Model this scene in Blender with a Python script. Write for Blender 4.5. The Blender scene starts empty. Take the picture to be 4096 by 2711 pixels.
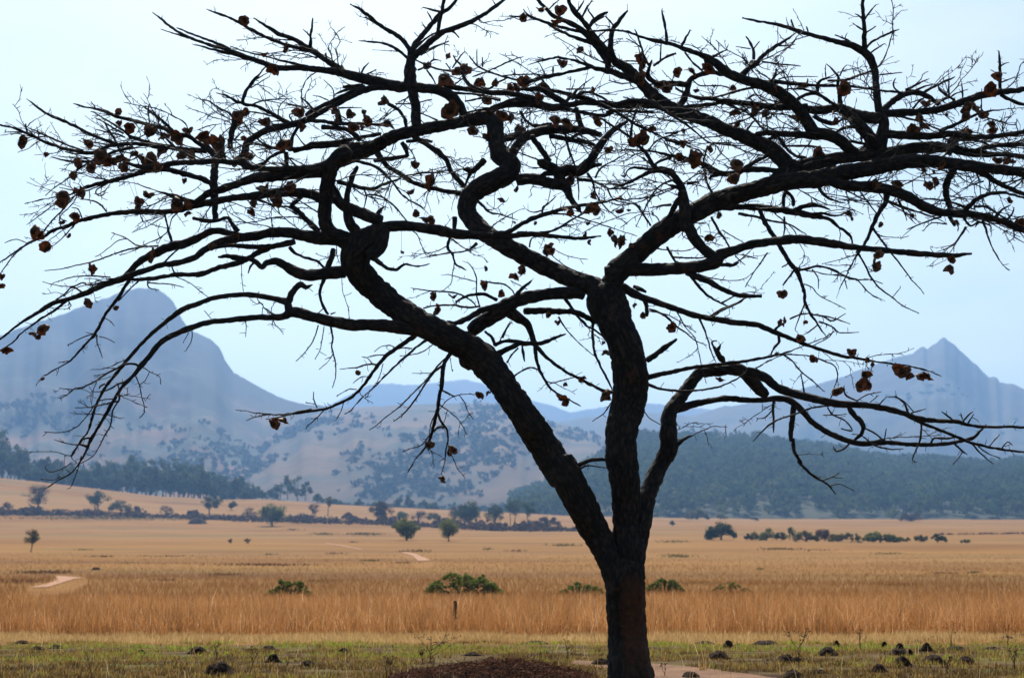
import bpy, bmesh, math, random
import numpy as np
from mathutils import Vector, noise as mn

# ------------------------------------------------------------------ camera, sky, sun, exposure
SC = bpy.context.scene
F = 6300.0                      # focal length in pixels of the 4096 px wide photograph
CX, CY = 2048.0, 1355.5
HOR = 2060.0                    # row of the eye-level horizon
PITCH = math.atan((HOR - CY) / F)
CAMH = 1.6
SUN_EL, SUN_AZ = math.radians(46), math.radians(-6)     # sun high in front of the camera, slightly left

cam_d = bpy.data.cameras.new('camera')
cam = bpy.data.objects.new('camera', cam_d)
SC.collection.objects.link(cam)
cam.location = (0, 0, CAMH)
cam.rotation_euler = (math.pi / 2 + PITCH, 0, 0)
cam_d.sensor_width = 36.0
cam_d.lens = F / 4096.0 * 36.0
cam_d.clip_start = 0.1
cam_d.clip_end = 60000
cam_d.dof.use_dof = True
cam_d.dof.focus_distance = 13.9
cam_d.dof.aperture_fstop = 3.2
SC.camera = cam

world = bpy.data.worlds.new('World')
SC.world = world
world.use_nodes = True
wn, wl = world.node_tree.nodes, world.node_tree.links
wn.clear()
w_out = wn.new('ShaderNodeOutputWorld')
w_bg = wn.new('ShaderNodeBackground')
w_sky = wn.new('ShaderNodeTexSky')
w_sky.sky_type = 'NISHITA'
w_sky.sun_disc = False
w_sky.sun_elevation = SUN_EL
w_sky.sun_rotation = SUN_AZ
w_sky.altitude = 700
w_sky.air_density = 1.0
w_sky.dust_density = 4.5
w_sky.ozone_density = 1.0
# faint high cloud veil: a soft streaky noise in sky direction
w_tc = wn.new('ShaderNodeTexCoord')
w_map = wn.new('ShaderNodeMapping'); w_map.inputs['Scale'].default_value = (2.2, 2.2, 9.0)
w_noi = wn.new('ShaderNodeTexNoise'); w_noi.inputs['Scale'].default_value = 2.3
w_noi.inputs['Detail'].default_value = 5; w_noi.inputs['Roughness'].default_value = 0.55
w_rmp = wn.new('ShaderNodeValToRGB')
w_rmp.color_ramp.elements[0].position = 0.42; w_rmp.color_ramp.elements[0].color = (0, 0, 0, 1)
w_rmp.color_ramp.elements[1].position = 0.78; w_rmp.color_ramp.elements[1].color = (1, 1, 1, 1)
w_tint = wn.new('ShaderNodeMix'); w_tint.data_type = 'RGBA'; w_tint.blend_type = 'MULTIPLY'
w_tint.inputs[0].default_value = 1.0
w_tint.inputs[7].default_value = (0.885, 0.985, 0.93, 1)
w_cl = wn.new('ShaderNodeMix'); w_cl.data_type = 'RGBA'; w_cl.blend_type = 'MIX'
w_clm = wn.new('ShaderNodeMath'); w_clm.operation = 'MULTIPLY'; w_clm.inputs[1].default_value = 0.3
w_cl.inputs[7].default_value = (10.5, 10.2, 9.4, 1)
wl.new(w_tc.outputs['Generated'], w_map.inputs['Vector'])
wl.new(w_map.outputs['Vector'], w_noi.inputs['Vector'])
wl.new(w_noi.outputs['Fac'], w_rmp.inputs['Fac'])
wl.new(w_rmp.outputs['Color'], w_clm.inputs[0])
wl.new(w_sky.outputs['Color'], w_tint.inputs[6])
wl.new(w_tint.outputs[2], w_cl.inputs[6])
wl.new(w_clm.outputs[0], w_cl.inputs[0])
wl.new(w_cl.outputs[2], w_bg.inputs['Color'])
w_bg.inputs['Strength'].default_value = 0.079
wl.new(w_bg.outputs['Background'], w_out.inputs['Surface'])

sun_d = bpy.data.lights.new('sun', 'SUN')
sun_d.energy = 5.0
sun_d.angle = math.radians(0.53)
sun_d.color = (1.0, 0.93, 0.82)
sun = bpy.data.objects.new('sun', sun_d)
SC.collection.objects.link(sun)
# light travels from the sun (in front of the camera, +Y) towards the camera
to_sun = Vector((math.sin(SUN_AZ) * math.cos(SUN_EL), math.cos(SUN_AZ) * math.cos(SUN_EL), math.sin(SUN_EL)))
sun.rotation_euler = to_sun.to_track_quat('Z', 'Y').to_euler()

SC.view_settings.view_transform = 'Standard'
SC.view_settings.look = 'None'
SC.view_settings.gamma = 1.0
SC.view_settings.use_curve_mapping = False
SC.view_settings.exposure = 0.6
SC.render.engine = 'CYCLES'
SC.cycles.use_denoising = True
SC.cycles.max_bounces = 6
SC.cycles.diffuse_bounces = 2
SC.cycles.transmission_bounces = 4
SC.cycles.transparent_max_bounces = 6
SC.cycles.volume_bounces = 0

# ------------------------------------------------------------------ helpers
C = SC.collection
rng = np.random.default_rng(7)
rnd = random.Random(11)
cP, sP = math.cos(PITCH), math.sin(PITCH)

def at(u, v, D):
    """world point at world distance y = D seen at photo pixel (u, v)"""
    yc = -(v - CY) / F
    t = D / (cP - yc * sP)
    return Vector(((u - CX) / F * t, D, CAMH + t * (yc * cP + sP)))

def tag(o, label=None, cat=None, group=None, kind=None):
    if label: o['label'] = label
    if cat: o['category'] = cat
    if group: o['group'] = group
    if kind: o['kind'] = kind
    return o

def mesh_np(name, V, faces_flat, nper, mat=None, smooth=True, attr=None):
    """fast mesh from numpy: V (n,3); faces_flat list of arrays with constant size nper (or list of (arr, n))"""
    me = bpy.data.meshes.new(name)
    V = np.asarray(V, dtype=np.float32)
    groups = faces_flat if isinstance(faces_flat, list) else [(faces_flat, nper)]
    loops = np.concatenate([np.asarray(a, dtype=np.int32).ravel() for a, n in groups])
    tot = np.concatenate([np.full(np.asarray(a).size // n, n, dtype=np.int32) for a, n in groups])
    start = np.concatenate([[0], np.cumsum(tot)[:-1]]).astype(np.int32)
    me.vertices.add(len(V)); me.vertices.foreach_set('co', V.ravel())
    me.loops.add(len(loops)); me.loops.foreach_set('vertex_index', loops)
    me.polygons.add(len(tot)); me.polygons.foreach_set('loop_start', start); me.polygons.foreach_set('loop_total', tot)
    if smooth:
        me.polygons.foreach_set('use_smooth', np.ones(len(tot), dtype=bool))
    if attr is not None:
        a = me.attributes.new('shade', 'FLOAT', 'POINT'); a.data.foreach_set('value', np.asarray(attr, dtype=np.float32))
    me.update(calc_edges=True)
    if mat: me.materials.append(mat)
    return me

def link(name, me, parent=None, loc=None):
    o = bpy.data.objects.new(name, me); C.objects.link(o)
    if parent: o.parent = parent
    if loc is not None: o.location = loc
    return o

def empty(name, loc=(0, 0, 0)):
    o = bpy.data.objects.new(name, None); C.objects.link(o); o.location = loc
    o.empty_display_size = 0.2
    return o

def material(name, stops, scale=5.0, detail=4.0, rough=0.9, stretch=(1, 1, 1), bump=0.0, bump_scale=None,
             translucent=0.0, trans_col=None, use_attr=False, second=None, spec=0.1, distort=0.0, zmix=None):
    """procedural material: colour ramp over noise (object coordinates), optional bump, translucency,
    second = (scale, stretch, colour, lo, hi) overlays patches of another colour"""
    m = bpy.data.materials.new(name); m.use_nodes = True
    nt = m.node_tree; N, L = nt.nodes, nt.links
    N.clear()
    out = N.new('ShaderNodeOutputMaterial')
    b = N.new('ShaderNodeBsdfPrincipled')
    b.inputs['Roughness'].default_value = rough
    b.inputs['Specular IOR Level'].default_value = spec
    tc = N.new('ShaderNodeTexCoord')
    def nz(sc, st, det=detail, dis=0.0):
        mp = N.new('ShaderNodeMapping'); mp.inputs['Scale'].default_value = st
        t = N.new('ShaderNodeTexNoise'); t.inputs['Scale'].default_value = sc; t.inputs['Detail'].default_value = det
        t.inputs['Roughness'].default_value = 0.6; t.inputs['Distortion'].default_value = dis
        L.new(tc.outputs['Object'], mp.inputs['Vector']); L.new(mp.outputs['Vector'], t.inputs['Vector'])
        return t.outputs['Fac']
    fac = nz(scale, stretch, dis=distort)
    if use_attr:
        at_ = N.new('ShaderNodeAttribute'); at_.attribute_name = 'shade'
        fac = at_.outputs['Fac']
    r = N.new('ShaderNodeValToRGB')
    e = r.color_ramp.elements
    while len(e) < len(stops): e.new(0.5)
    for k, (p, c) in enumerate(stops):
        e[k].position = p; e[k].color = (*c, 1)
    L.new(fac, r.inputs['Fac'])
    col = r.outputs['Color']
    for sec in (second or []):
        sc, st, c2, lo, hi = sec
        f2 = nz(sc, st)
        mr = N.new('ShaderNodeMapRange'); mr.inputs['From Min'].default_value = lo; mr.inputs['From Max'].default_value = hi
        mr.interpolation_type = 'SMOOTHSTEP'
        mx = N.new('ShaderNodeMix'); mx.data_type = 'RGBA'
        L.new(f2, mr.inputs['Value']); L.new(mr.outputs['Result'], mx.inputs[0])
        L.new(col, mx.inputs[6]); mx.inputs[7].default_value = (*c2, 1)
        col = mx.outputs[2]
    if zmix:            # shade of an upper face painted into the colour by altitude: (z low, z high, colour)
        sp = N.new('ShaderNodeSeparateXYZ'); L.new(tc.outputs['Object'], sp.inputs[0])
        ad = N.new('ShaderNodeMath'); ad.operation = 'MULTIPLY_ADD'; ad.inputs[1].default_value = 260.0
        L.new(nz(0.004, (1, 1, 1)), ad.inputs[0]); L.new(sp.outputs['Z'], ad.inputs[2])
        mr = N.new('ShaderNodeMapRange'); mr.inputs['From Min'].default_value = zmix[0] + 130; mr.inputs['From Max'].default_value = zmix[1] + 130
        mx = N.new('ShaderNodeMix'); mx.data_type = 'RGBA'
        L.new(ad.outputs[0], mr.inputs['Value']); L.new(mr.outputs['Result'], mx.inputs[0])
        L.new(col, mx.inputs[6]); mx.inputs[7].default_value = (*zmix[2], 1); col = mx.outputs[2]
    L.new(col, b.inputs['Base Color'])
    if bump:
        bn = N.new('ShaderNodeBump'); bn.inputs['Strength'].default_value = bump; bn.inputs['Distance'].default_value = 1.0
        L.new(nz(bump_scale or scale * 4, stretch), bn.inputs['Height'])
        L.new(bn.outputs['Normal'], b.inputs['Normal'])
    if translucent:
        tr = N.new('ShaderNodeBsdfTranslucent')
        if trans_col: tr.inputs['Color'].default_value = (*trans_col, 1)
        else: L.new(col, tr.inputs['Color'])
        ms = N.new('ShaderNodeMixShader'); ms.inputs[0].default_value = translucent
        L.new(b.outputs['BSDF'], ms.inputs[1]); L.new(tr.outputs['BSDF'], ms.inputs[2])
        L.new(ms.outputs['Shader'], out.inputs['Surface'])
    else:
        L.new(b.outputs['BSDF'], out.inputs['Surface'])
    return m

def fbm(x, y, seed=0.0, oct=4, gain=0.5):
    s, a, tot = 0.0, 1.0, 0.0
    for k in range(oct):
        s += a * mn.noise(Vector((x, y, seed + 13.7 * k))); tot += a
        x *= 2.03; y *= 2.03; a *= gain
    return s / tot

# ------------------------------------------------------------------ the ground
GD = np.array([0, 15, 20, 24, 28, 60, 110, 230, 420, 560, 650])
GZ = np.array([0.02, 0, -.12, -.33, -.52, -1.45, -2.6, -3.7, -4.6, -4.4, -3.7])
CRU = np.array([-1500, 0, 400, 640, 870, 1060, 1290, 1640, 2050, 2250, 2600, 3000, 4096, 5600])
CRV = np.array([1850, 1912, 1957, 1986, 1999, 1996, 2015, 2032, 2050, 2061, 2068, 2074, 2077, 2077])
CREST = 1050.0

def crest_z(u):
    return CAMH + (HOR - np.interp(u, CRU, CRV)) / F * CREST

def gz(x, d):
    """ground height at world (x, d)"""
    d = max(d, 0.0)
    base = float(np.interp(d, GD, GZ))
    if d > 650:
        u = x / d * F + CX
        cz = float(crest_z(u))
        k = min((d - 650) / (CREST - 650), 1.0)
        base = base + (cz - base) * (k * k * (3 - 2 * k)) ** 0.8
        if d > CREST:
            base = cz - min((d - CREST) * 0.02, 8.0)
    # gentle unevenness
    amp = 0.015 if d < 26 else 0.05 if d < 60 else 0.12 if d < 200 else 0.3
    base += amp * mn.noise(Vector((x * 0.35 if d < 60 else x * 0.06, d * 0.35 if d < 60 else d * 0.06, 3.1)))
    return base

def ground_hit(u, v):
    """world point on the ground seen at photo pixel (u, v)"""
    lo, hi = 3.0, 1040.0
    for _ in range(60):
        mid = 0.5 * (lo + hi)
        p = at(u, v, mid)
        if p.z > gz(p.x, mid): lo = mid
        else: hi = mid
    p = at(u, v, 0.5 * (lo + hi))
    p.z = gz(p.x, p.y)
    return p

dist = np.concatenate([np.array([-30, -8, 0, 4, 7, 9, 11]), np.arange(12, 32, 0.3), np.geomspace(32, 1100, 150),
                       np.geomspace(1150, 7400, 14)])
lat = np.linspace(-0.62, 0.62, 150)
GVerts = np.zeros((len(dist), len(lat), 3))
for i, d in enumerate(dist):
    half = max(abs(d), 25.0)
    for j, a in enumerate(lat):
        x = a * half
        GVerts[i, j] = (x, d, gz(x, d) if d < 2500 else -8.0)
n1, n2 = len(dist), len(lat)
idx = np.arange(n1 * n2).reshape(n1, n2)
GF = np.stack([idx[:-1, :-1], idx[:-1, 1:], idx[1:, 1:], idx[1:, :-1]], axis=-1).reshape(-1, 4)

def ground_material():
    m = bpy.data.materials.new('savanna_ground'); m.use_nodes = True
    nt = m.node_tree; N, L = nt.nodes, nt.links; N.clear()
    out = N.new('ShaderNodeOutputMaterial'); b = N.new('ShaderNodeBsdfPrincipled')
    b.inputs['Roughness'].default_value = 0.95; b.inputs['Specular IOR Level'].default_value = 0.05
    tc = N.new('ShaderNodeTexCoord')
    sep = N.new('ShaderNodeSeparateXYZ'); L.new(tc.outputs['Object'], sep.inputs[0])
    def nz(sc, st=(1, 1, 1), det=5):
        mp = N.new('ShaderNodeMapping'); mp.inputs['Scale'].default_value = st
        t = N.new('ShaderNodeTexNoise'); t.inputs['Scale'].default_value = sc; t.inputs['Detail'].default_value = det
        L.new(tc.outputs['Object'], mp.inputs['Vector']); L.new(mp.outputs['Vector'], t.inputs['Vector'])
        return t.outputs['Fac']
    def ramp(f, stops):
        r = N.new('ShaderNodeValToRGB'); e = r.color_ramp.elements
        while len(e) < len(stops): e.new(0.5)
        for k, (p, c) in enumerate(stops): e[k].position = p; e[k].color = (*c, 1)
        L.new(f, r.inputs['Fac']); return r.outputs['Color']
    def mr(f, lo, hi):
        q = N.new('ShaderNodeMapRange'); q.inputs['From Min'].default_value = lo; q.inputs['From Max'].default_value = hi
        q.interpolation_type = 'SMOOTHSTEP'; L.new(f, q.inputs['Value']); return q.outputs['Result']
    def mix(f, a, c):
        q = N.new('ShaderNodeMix'); q.data_type = 'RGBA'
        if isinstance(f, float): q.inputs[0].default_value = f
        else: L.new(f, q.inputs[0])
        for s, v in ((6, a), (7, c)):
            if isinstance(v, tuple): q.inputs[s].default_value = (*v, 1)
            else: L.new(v, q.inputs[s])
        return q.outputs[2]
    def mul(a, c):
        q = N.new('ShaderNodeMath'); q.operation = 'MULTIPLY'; L.new(a, q.inputs[0])
        if isinstance(c, float): q.inputs[1].default_value = c
        else: L.new(c, q.inputs[1])
        return q.outputs[0]
    def add(a, c):
        q = N.new('ShaderNodeMath'); q.operation = 'ADD'; L.new(a, q.inputs[0])
        if isinstance(c, float): q.inputs[1].default_value = c
        else: L.new(c, q.inputs[1])
        return q.outputs[0]
    # grazed lawn: brown soil, dry stubble and green regrowth
    near = ramp(nz(1.3, (0.5, 1.6, 1)), [(0.36, (0.032, 0.018, 0.010)), (0.47, (0.078, 0.046, 0.020)), (0.57, (0.10, 0.074, 0.024)), (0.70, (0.070, 0.086, 0.018))])
    # the golden plain
    far = ramp(nz(0.05, (0.35, 1.0, 1), 7), [(0.30, (0.140, 0.064, 0.017)), (0.48, (0.205, 0.099, 0.026)), (0.62, (0.240, 0.121, 0.033)), (0.75, (0.19, 0.115, 0.025))])
    far = mix(mul(mr(nz(0.011, (0.4, 1.3, 1), 4), 0.54, 0.66), 0.55), far, (0.12, 0.105, 0.035))
    far = mix(mul(mr(nz(0.03, (0.25, 1.4, 1), 3), 0.62, 0.72), 0.6), far, (0.10, 0.052, 0.028))
    far = mix(mul(mr(nz(0.006, (0.5, 1.4, 1), 3), 0.50, 0.62), 0.45), far, (0.24, 0.140, 0.055))
    edge = add(sep.outputs['Y'], mul(nz(0.8), 1.2))
    col = mix(mr(edge, 24.0, 25.3), near, far)
    L.new(col, b.inputs['Base Color'])
    bn = N.new('ShaderNodeBump'); bn.inputs['Strength'].default_value = 0.7; bn.inputs['Distance'].default_value = 0.05
    L.new(nz(9.0), bn.inputs['Height']); L.new(bn.outputs['Normal'], b.inputs['Normal'])
    L.new(b.outputs['BSDF'], out.inputs['Surface'])
    return m

ground = link('ground', mesh_np('ground', GVerts.reshape(-1, 3), GF, 4, ground_material()))
tag(ground, kind='structure')

# ------------------------------------------------------------------ hills and mountains
HILLS = {}
def hill(name, profile, d_ridge, d_base, z_base, mat, rough=0.05, shape=1.0, back=0.35, seed=0.0, nu=220, nj=60, gully=0.0, jag=1.0):
    """a ridge with the given skyline (u, v), rising from d_base to d_ridge and falling away behind"""
    us = np.linspace(profile[0][0], profile[-1][0], nu)
    vs = np.interp(us, [p[0] for p in profile], [p[1] for p in profile])
    js = np.concatenate([np.linspace(0, 1, nj), np.linspace(1.04, 1.0 + back, 8)])
    V = np.zeros((len(js), nu, 3))
    span = d_ridge - d_base
    for i, u in enumerate(us):
        wig = fbm(u * 0.004, seed, seed + 5) * 0.22 * span
        zr = CAMH + (HOR - vs[i]) / F * d_ridge
        for k, j in enumerate(js):
            jj = min(j, 1.0)
            d = d_base + span * j + wig * math.sin(min(jj, 1) * math.pi) * 0.9
            s = jj ** shape
            z = z_base + (zr - z_base) * s
            if j > 1: z -= (j - 1) / back * max(zr - z_base, 5) * 0.7
            x = (u - CX) / F * d
            hh = max(zr - z_base, 5)
            n = fbm(x / d_ridge * 9, d / d_ridge * 9, seed, 5, 0.55)
            g = 1 - abs(fbm(x / d_ridge * 14, d / d_ridge * 5, seed + 40, 4)) * 2
            env = math.sin(math.pi * min(max(jj, 0), 1)) if j <= 1 else 0
            z += hh * (rough * 3 * n + gully * (g - 0.5)) * env
            z += hh * 0.012 * jag * fbm(u * 0.05, 0.3, seed + 9, 3) * (jj ** 12 if j <= 1 else 1)
            V[k, i] = (x, d, z)
    idx = np.arange(len(js) * nu).reshape(len(js), nu)
    fc = np.stack([idx[:-1, :-1], idx[:-1, 1:], idx[1:, 1:], idx[1:, :-1]], axis=-1).reshape(-1, 4)
    o = link(name, mesh_np(name, V.reshape(-1, 3), fc, 4, mat))
    tag(o, kind='structure')
    HILLS[name] = (V, us, js)
    return o

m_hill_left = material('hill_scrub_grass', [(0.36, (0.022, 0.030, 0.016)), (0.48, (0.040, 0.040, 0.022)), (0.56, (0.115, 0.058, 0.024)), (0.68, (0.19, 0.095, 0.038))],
                       scale=0.005, detail=10, bump=0.6, bump_scale=0.03, distort=0.3, zmix=(105, 215, (0.014, 0.016, 0.012)))  # near-black zmix paints the upper face's shade into the base colour
m_hill_mid = material('hill_dry_grass', [(0.34, (0.030, 0.036, 0.018)), (0.45, (0.050, 0.038, 0.018)), (0.56, (0.082, 0.050, 0.021)), (0.70, (0.125, 0.070, 0.028))],
                      scale=0.009, detail=11, stretch=(1, 1, 1), bump=0.5, bump_scale=0.05, distort=0.3)
m_hill_far = material('hill_far', [(0.35, (0.035, 0.040, 0.026)), (0.65, (0.09, 0.068, 0.04))], scale=0.003, detail=7, bump=0.4, bump_scale=0.01)
m_hill_right = material('mountain_right', [(0.35, (0.028, 0.034, 0.02)), (0.52, (0.052, 0.048, 0.026)), (0.68, (0.085, 0.064, 0.036))], scale=0.005, detail=8, bump=0.5, bump_scale=0.02)
m_forest_floor = material('forest_floor', [(0.4, (0.028, 0.036, 0.018)), (0.66, (0.040, 0.042, 0.020)), (0.8, (0.075, 0.058, 0.03))], scale=0.02, detail=5)

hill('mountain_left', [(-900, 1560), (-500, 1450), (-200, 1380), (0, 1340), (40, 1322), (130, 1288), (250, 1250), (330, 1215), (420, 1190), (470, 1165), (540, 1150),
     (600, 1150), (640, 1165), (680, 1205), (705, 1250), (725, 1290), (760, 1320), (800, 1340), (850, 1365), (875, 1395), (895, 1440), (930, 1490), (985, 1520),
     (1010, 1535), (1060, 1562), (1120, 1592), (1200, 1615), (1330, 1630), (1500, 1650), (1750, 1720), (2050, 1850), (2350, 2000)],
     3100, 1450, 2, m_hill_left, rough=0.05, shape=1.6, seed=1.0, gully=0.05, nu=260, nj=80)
hill('hill_centre', [(900, 1850), (1100, 1720), (1250, 1660), (1400, 1632), (1600, 1622), (1800, 1615), (1950, 1612), (2080, 1630), (2180, 1680), (2300, 1712), (2420, 1745), (2600, 1800), (2850, 1880), (3150, 2000)],
     2900, 1650, 0, m_hill_mid, rough=0.04, shape=0.75, seed=8.0, gully=0.05)
hill('hills_far', [(1000, 1720), (1250, 1640), (1330, 1615), (1400, 1578), (1480, 1540), (1560, 1534), (1620, 1541), (1700, 1537), (1780, 1528), (1850, 1518), (1920, 1532), (2000, 1570), (2130, 1605),
     (2200, 1620), (2280, 1652), (2350, 1640), (2420, 1628), (2600, 1614), (2660, 1620), (2740, 1630), (2850, 1640), (2900, 1625), (3000, 1640), (3300, 1700)],
     5800, 4700, 0, m_hill_far, rough=0.03, seed=17.0, nj=40)
hill('ridge_middle', [(2050, 1850), (2180, 1700), (2330, 1672), (2480, 1660), (2600, 1650), (2680, 1652), (2760, 1668), (2820, 1650), (2900, 1625), (3000, 1632), (3200, 1660), (3600, 1700), (4096, 1740), (5000, 1800)],
     3900, 2800, 0, m_hill_right, rough=0.04, seed=23.0, nj=40)
hill('mountain_right', [(2600, 1760), (2860, 1640), (3000, 1612), (3100, 1592), (3200, 1560), (3330, 1520), (3400, 1500), (3430, 1485), (3560, 1440), (3600, 1428), (3660, 1415), (3675, 1400), (3700, 1385), (3712, 1390), (3718, 1397), (3735, 1382), (3755, 1372),
     (3770, 1358), (3788, 1345), (3800, 1358), (3835, 1382), (3840, 1395), (3870, 1420), (3900, 1452), (3915, 1458), (3940, 1490), (3965, 1512), (3975, 1507), (3995, 1510), (4005, 1530),
     (4030, 1535), (4060, 1535), (4075, 1545), (4096, 1555), (4300, 1600), (4700, 1700), (5300, 1850)],
     4100, 3000, 0, m_hill_right, rough=0.045, shape=0.9, seed=31.0, nu=320, gully=0.03, jag=0.6)
FR = [(2050, 2010), (2200, 1960), (2350, 1880), (2480, 1790), (2552, 1762), (2740, 1768), (2890, 1775), (3000, 1772), (3070, 1782), (3160, 1800), (3275, 1808), (3364, 1822), (3453, 1846),
      (3542, 1856), (3676, 1860), (3810, 1868), (3944, 1880), (4096, 1868), (4400, 1850), (5000, 1830)]
hill('hill_forested', FR, 1750, 1080, -3, m_forest_floor, rough=0.02, shape=0.8, seed=43.0, nj=40)

# the air between the camera and the hills: one closed box of pale even haze
HZ_D = 1.6e-4
def haze_box():
    bm = bmesh.new(); bmesh.ops.create_cube(bm, size=1.0)
    x0, x1, y0, y1, z0, z1 = -5200, 5200, -60, 7600, -14.0, 500
    for v in bm.verts:
        v.co = ((x0 + x1) / 2 + v.co.x * (x1 - x0), (y0 + y1) / 2 + v.co.y * (y1 - y0), (z0 + z1) / 2 + v.co.z * (z1 - z0))
    me = bpy.data.meshes.new('haze'); bm.to_mesh(me); bm.free()
    m = bpy.data.materials.new('haze_air'); m.use_nodes = True
    nt = m.node_tree; nt.nodes.clear()
    o = nt.nodes.new('ShaderNodeOutputMaterial'); v = nt.nodes.new('ShaderNodeVolumePrincipled')
    v.inputs['Color'].default_value = (0.28, 0.53, 1.0, 1)
    v.inputs['Density'].default_value = HZ_D
    v.inputs['Anisotropy'].default_value = 0.4
    nt.links.new(v.outputs['Volume'], o.inputs['Volume'])
    me.materials.append(m)
    ob = link('haze', me)
    tag(ob, 'pale blue haze lying over the plain and hills', 'haze', kind='stuff')
haze_box()
def frames(P):
    T = np.gradient(P, axis=0); T /= (np.linalg.norm(T, axis=1)[:, None] + 1e-9)
    n = np.cross(T[0], (0.3, 0.9, 0.1)); n /= np.linalg.norm(n) + 1e-9
    Ns = [n]
    for i in range(1, len(P)):
        n = Ns[-1] - T[i] * np.dot(Ns[-1], T[i]); n /= np.linalg.norm(n) + 1e-9
        Ns.append(n)
    Ns = np.array(Ns)
    return T, Ns, np.cross(T, Ns)

def tube(P, R, ns, bark=0.0, seed=0.0):
    """closed tube; bark > 0 gives plated, fissured relief (metres)"""
    T, Nn, B = frames(P)
    n = len(P)
    ang = np.linspace(0, 2 * math.pi, ns, endpoint=False)
    ca, sa = np.cos(ang), np.sin(ang)
    dirs = Nn[:, None, :] * ca[None, :, None] + B[:, None, :] * sa[None, :, None]
    rad = np.repeat(R[:, None], ns, axis=1).copy()
    shd = np.full((n, ns), 0.5)
    if bark:
        arc = np.concatenate([[0], np.cumsum(np.linalg.norm(np.diff(P, axis=0), axis=1))])
        for i in range(n):
            for k in range(ns):
                d = dirs[i, k] * R[i]
                q = Vector((math.cos(ang[k]) * R[i] * 34 + seed, math.sin(ang[k]) * R[i] * 34, arc[i] * 9))
                q += 0.55 * mn.noise_vector(q * 0.6)
                dd, _ = mn.voronoi(q, distance_metric='DISTANCE')
                e = min((dd[1] - dd[0]) * 2.2, 1.0)
                low = mn.noise(Vector((P[i, 0] * 7 + d[0] * 5, P[i, 1] * 7 + seed, P[i, 2] * 7)))
                fine = mn.noise(q * 2.3)
                rad[i, k] += bark * ((e - 0.55) * 1.3 + 0.45 * fine) + R[i] * 0.07 * low
                shd[i, k] = 0.15 + 0.55 * e + 0.25 * fine + 0.2 * low
    V = (P[:, None, :] + dirs * rad[:, :, None]).reshape(-1, 3)
    V = np.vstack([V, P[0] - T[0] * R[0] * 0.3, P[-1] + T[-1] * R[-1] * 0.6])
    tube.shade = np.concatenate([shd.ravel(), [0.5, 0.5]])
    a = np.arange(n * ns).reshape(n, ns); b = np.roll(a, -1, axis=1)
    Q = np.stack([a[:-1], b[:-1], b[1:], a[1:]], axis=-1).reshape(-1, 4)
    t0 = np.stack([np.full(ns, n * ns), b[0], a[0]], axis=-1)
    t1 = np.stack([np.full(ns, n * ns + 1), a[-1], b[-1]], axis=-1)
    return V, Q, np.vstack([t0, t1])

def join_tubes(parts):
    Vs, Qs, Ts, off = [], [], [], 0
    for V, Q, T in parts:
        Vs.append(V); Qs.append(Q + off); Ts.append(T + off); off += len(V)
    return np.vstack(Vs), [(np.vstack(Qs), 4), (np.vstack(Ts), 3)]

# ------------------------------------------------------------------ vegetation helpers
def leaf_cloud(centers, radii, per, size, seed, flat=1.0, droop=0.0):
    """many small leaf-spray quads filling the given lobes; returns V, quads, shade"""
    g = np.random.default_rng(seed)
    Cn = np.repeat(np.asarray(centers, float), per, axis=0)
    Rn = np.repeat(np.asarray(radii, float), per)
    n = len(Cn)
    d = g.normal(size=(n, 3)); d /= np.linalg.norm(d, axis=1)[:, None]
    rr = g.random(n) ** 0.45
    P = Cn + d * (rr * Rn)[:, None] * np.array([1, 1, flat])
    a = g.normal(size=(n, 3)); a /= np.linalg.norm(a, axis=1)[:, None]
    a[:, 2] -= droop
    b = np.cross(a, g.normal(size=(n, 3))); b /= np.linalg.norm(b, axis=1)[:, None] + 1e-9
    s = (size * g.uniform(0.55, 1.35, n))[:, None]
    V = np.stack([P - a * s * 0.6, P + b * s * 0.42, P + a * s * 0.6, P - b * s * 0.42], axis=1).reshape(-1, 3)
    Q = np.arange(4 * n).reshape(n, 4)
    lobe = np.repeat(g.uniform(-0.18, 0.18, len(centers)), per)
    sh = np.clip(0.5 + lobe + g.normal(0, 0.16, n), 0, 1)
    return V, Q, np.repeat(sh, 4)

def limb_tubes(segs, ns=6):
    parts = []
    for P, r0, r1 in segs:
        P = np.asarray(P, float)
        parts.append(tube(P, np.linspace(r0, r1, len(P)), ns))
    return join_tubes(parts)

def crooked(p, q, n, amp, g):
    P = np.array([np.array(p) + (np.array(q) - np.array(p)) * t for t in np.linspace(0, 1, n)])
    P[1:-1] += g.normal(0, amp, (n - 2, 3))
    return P

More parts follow.
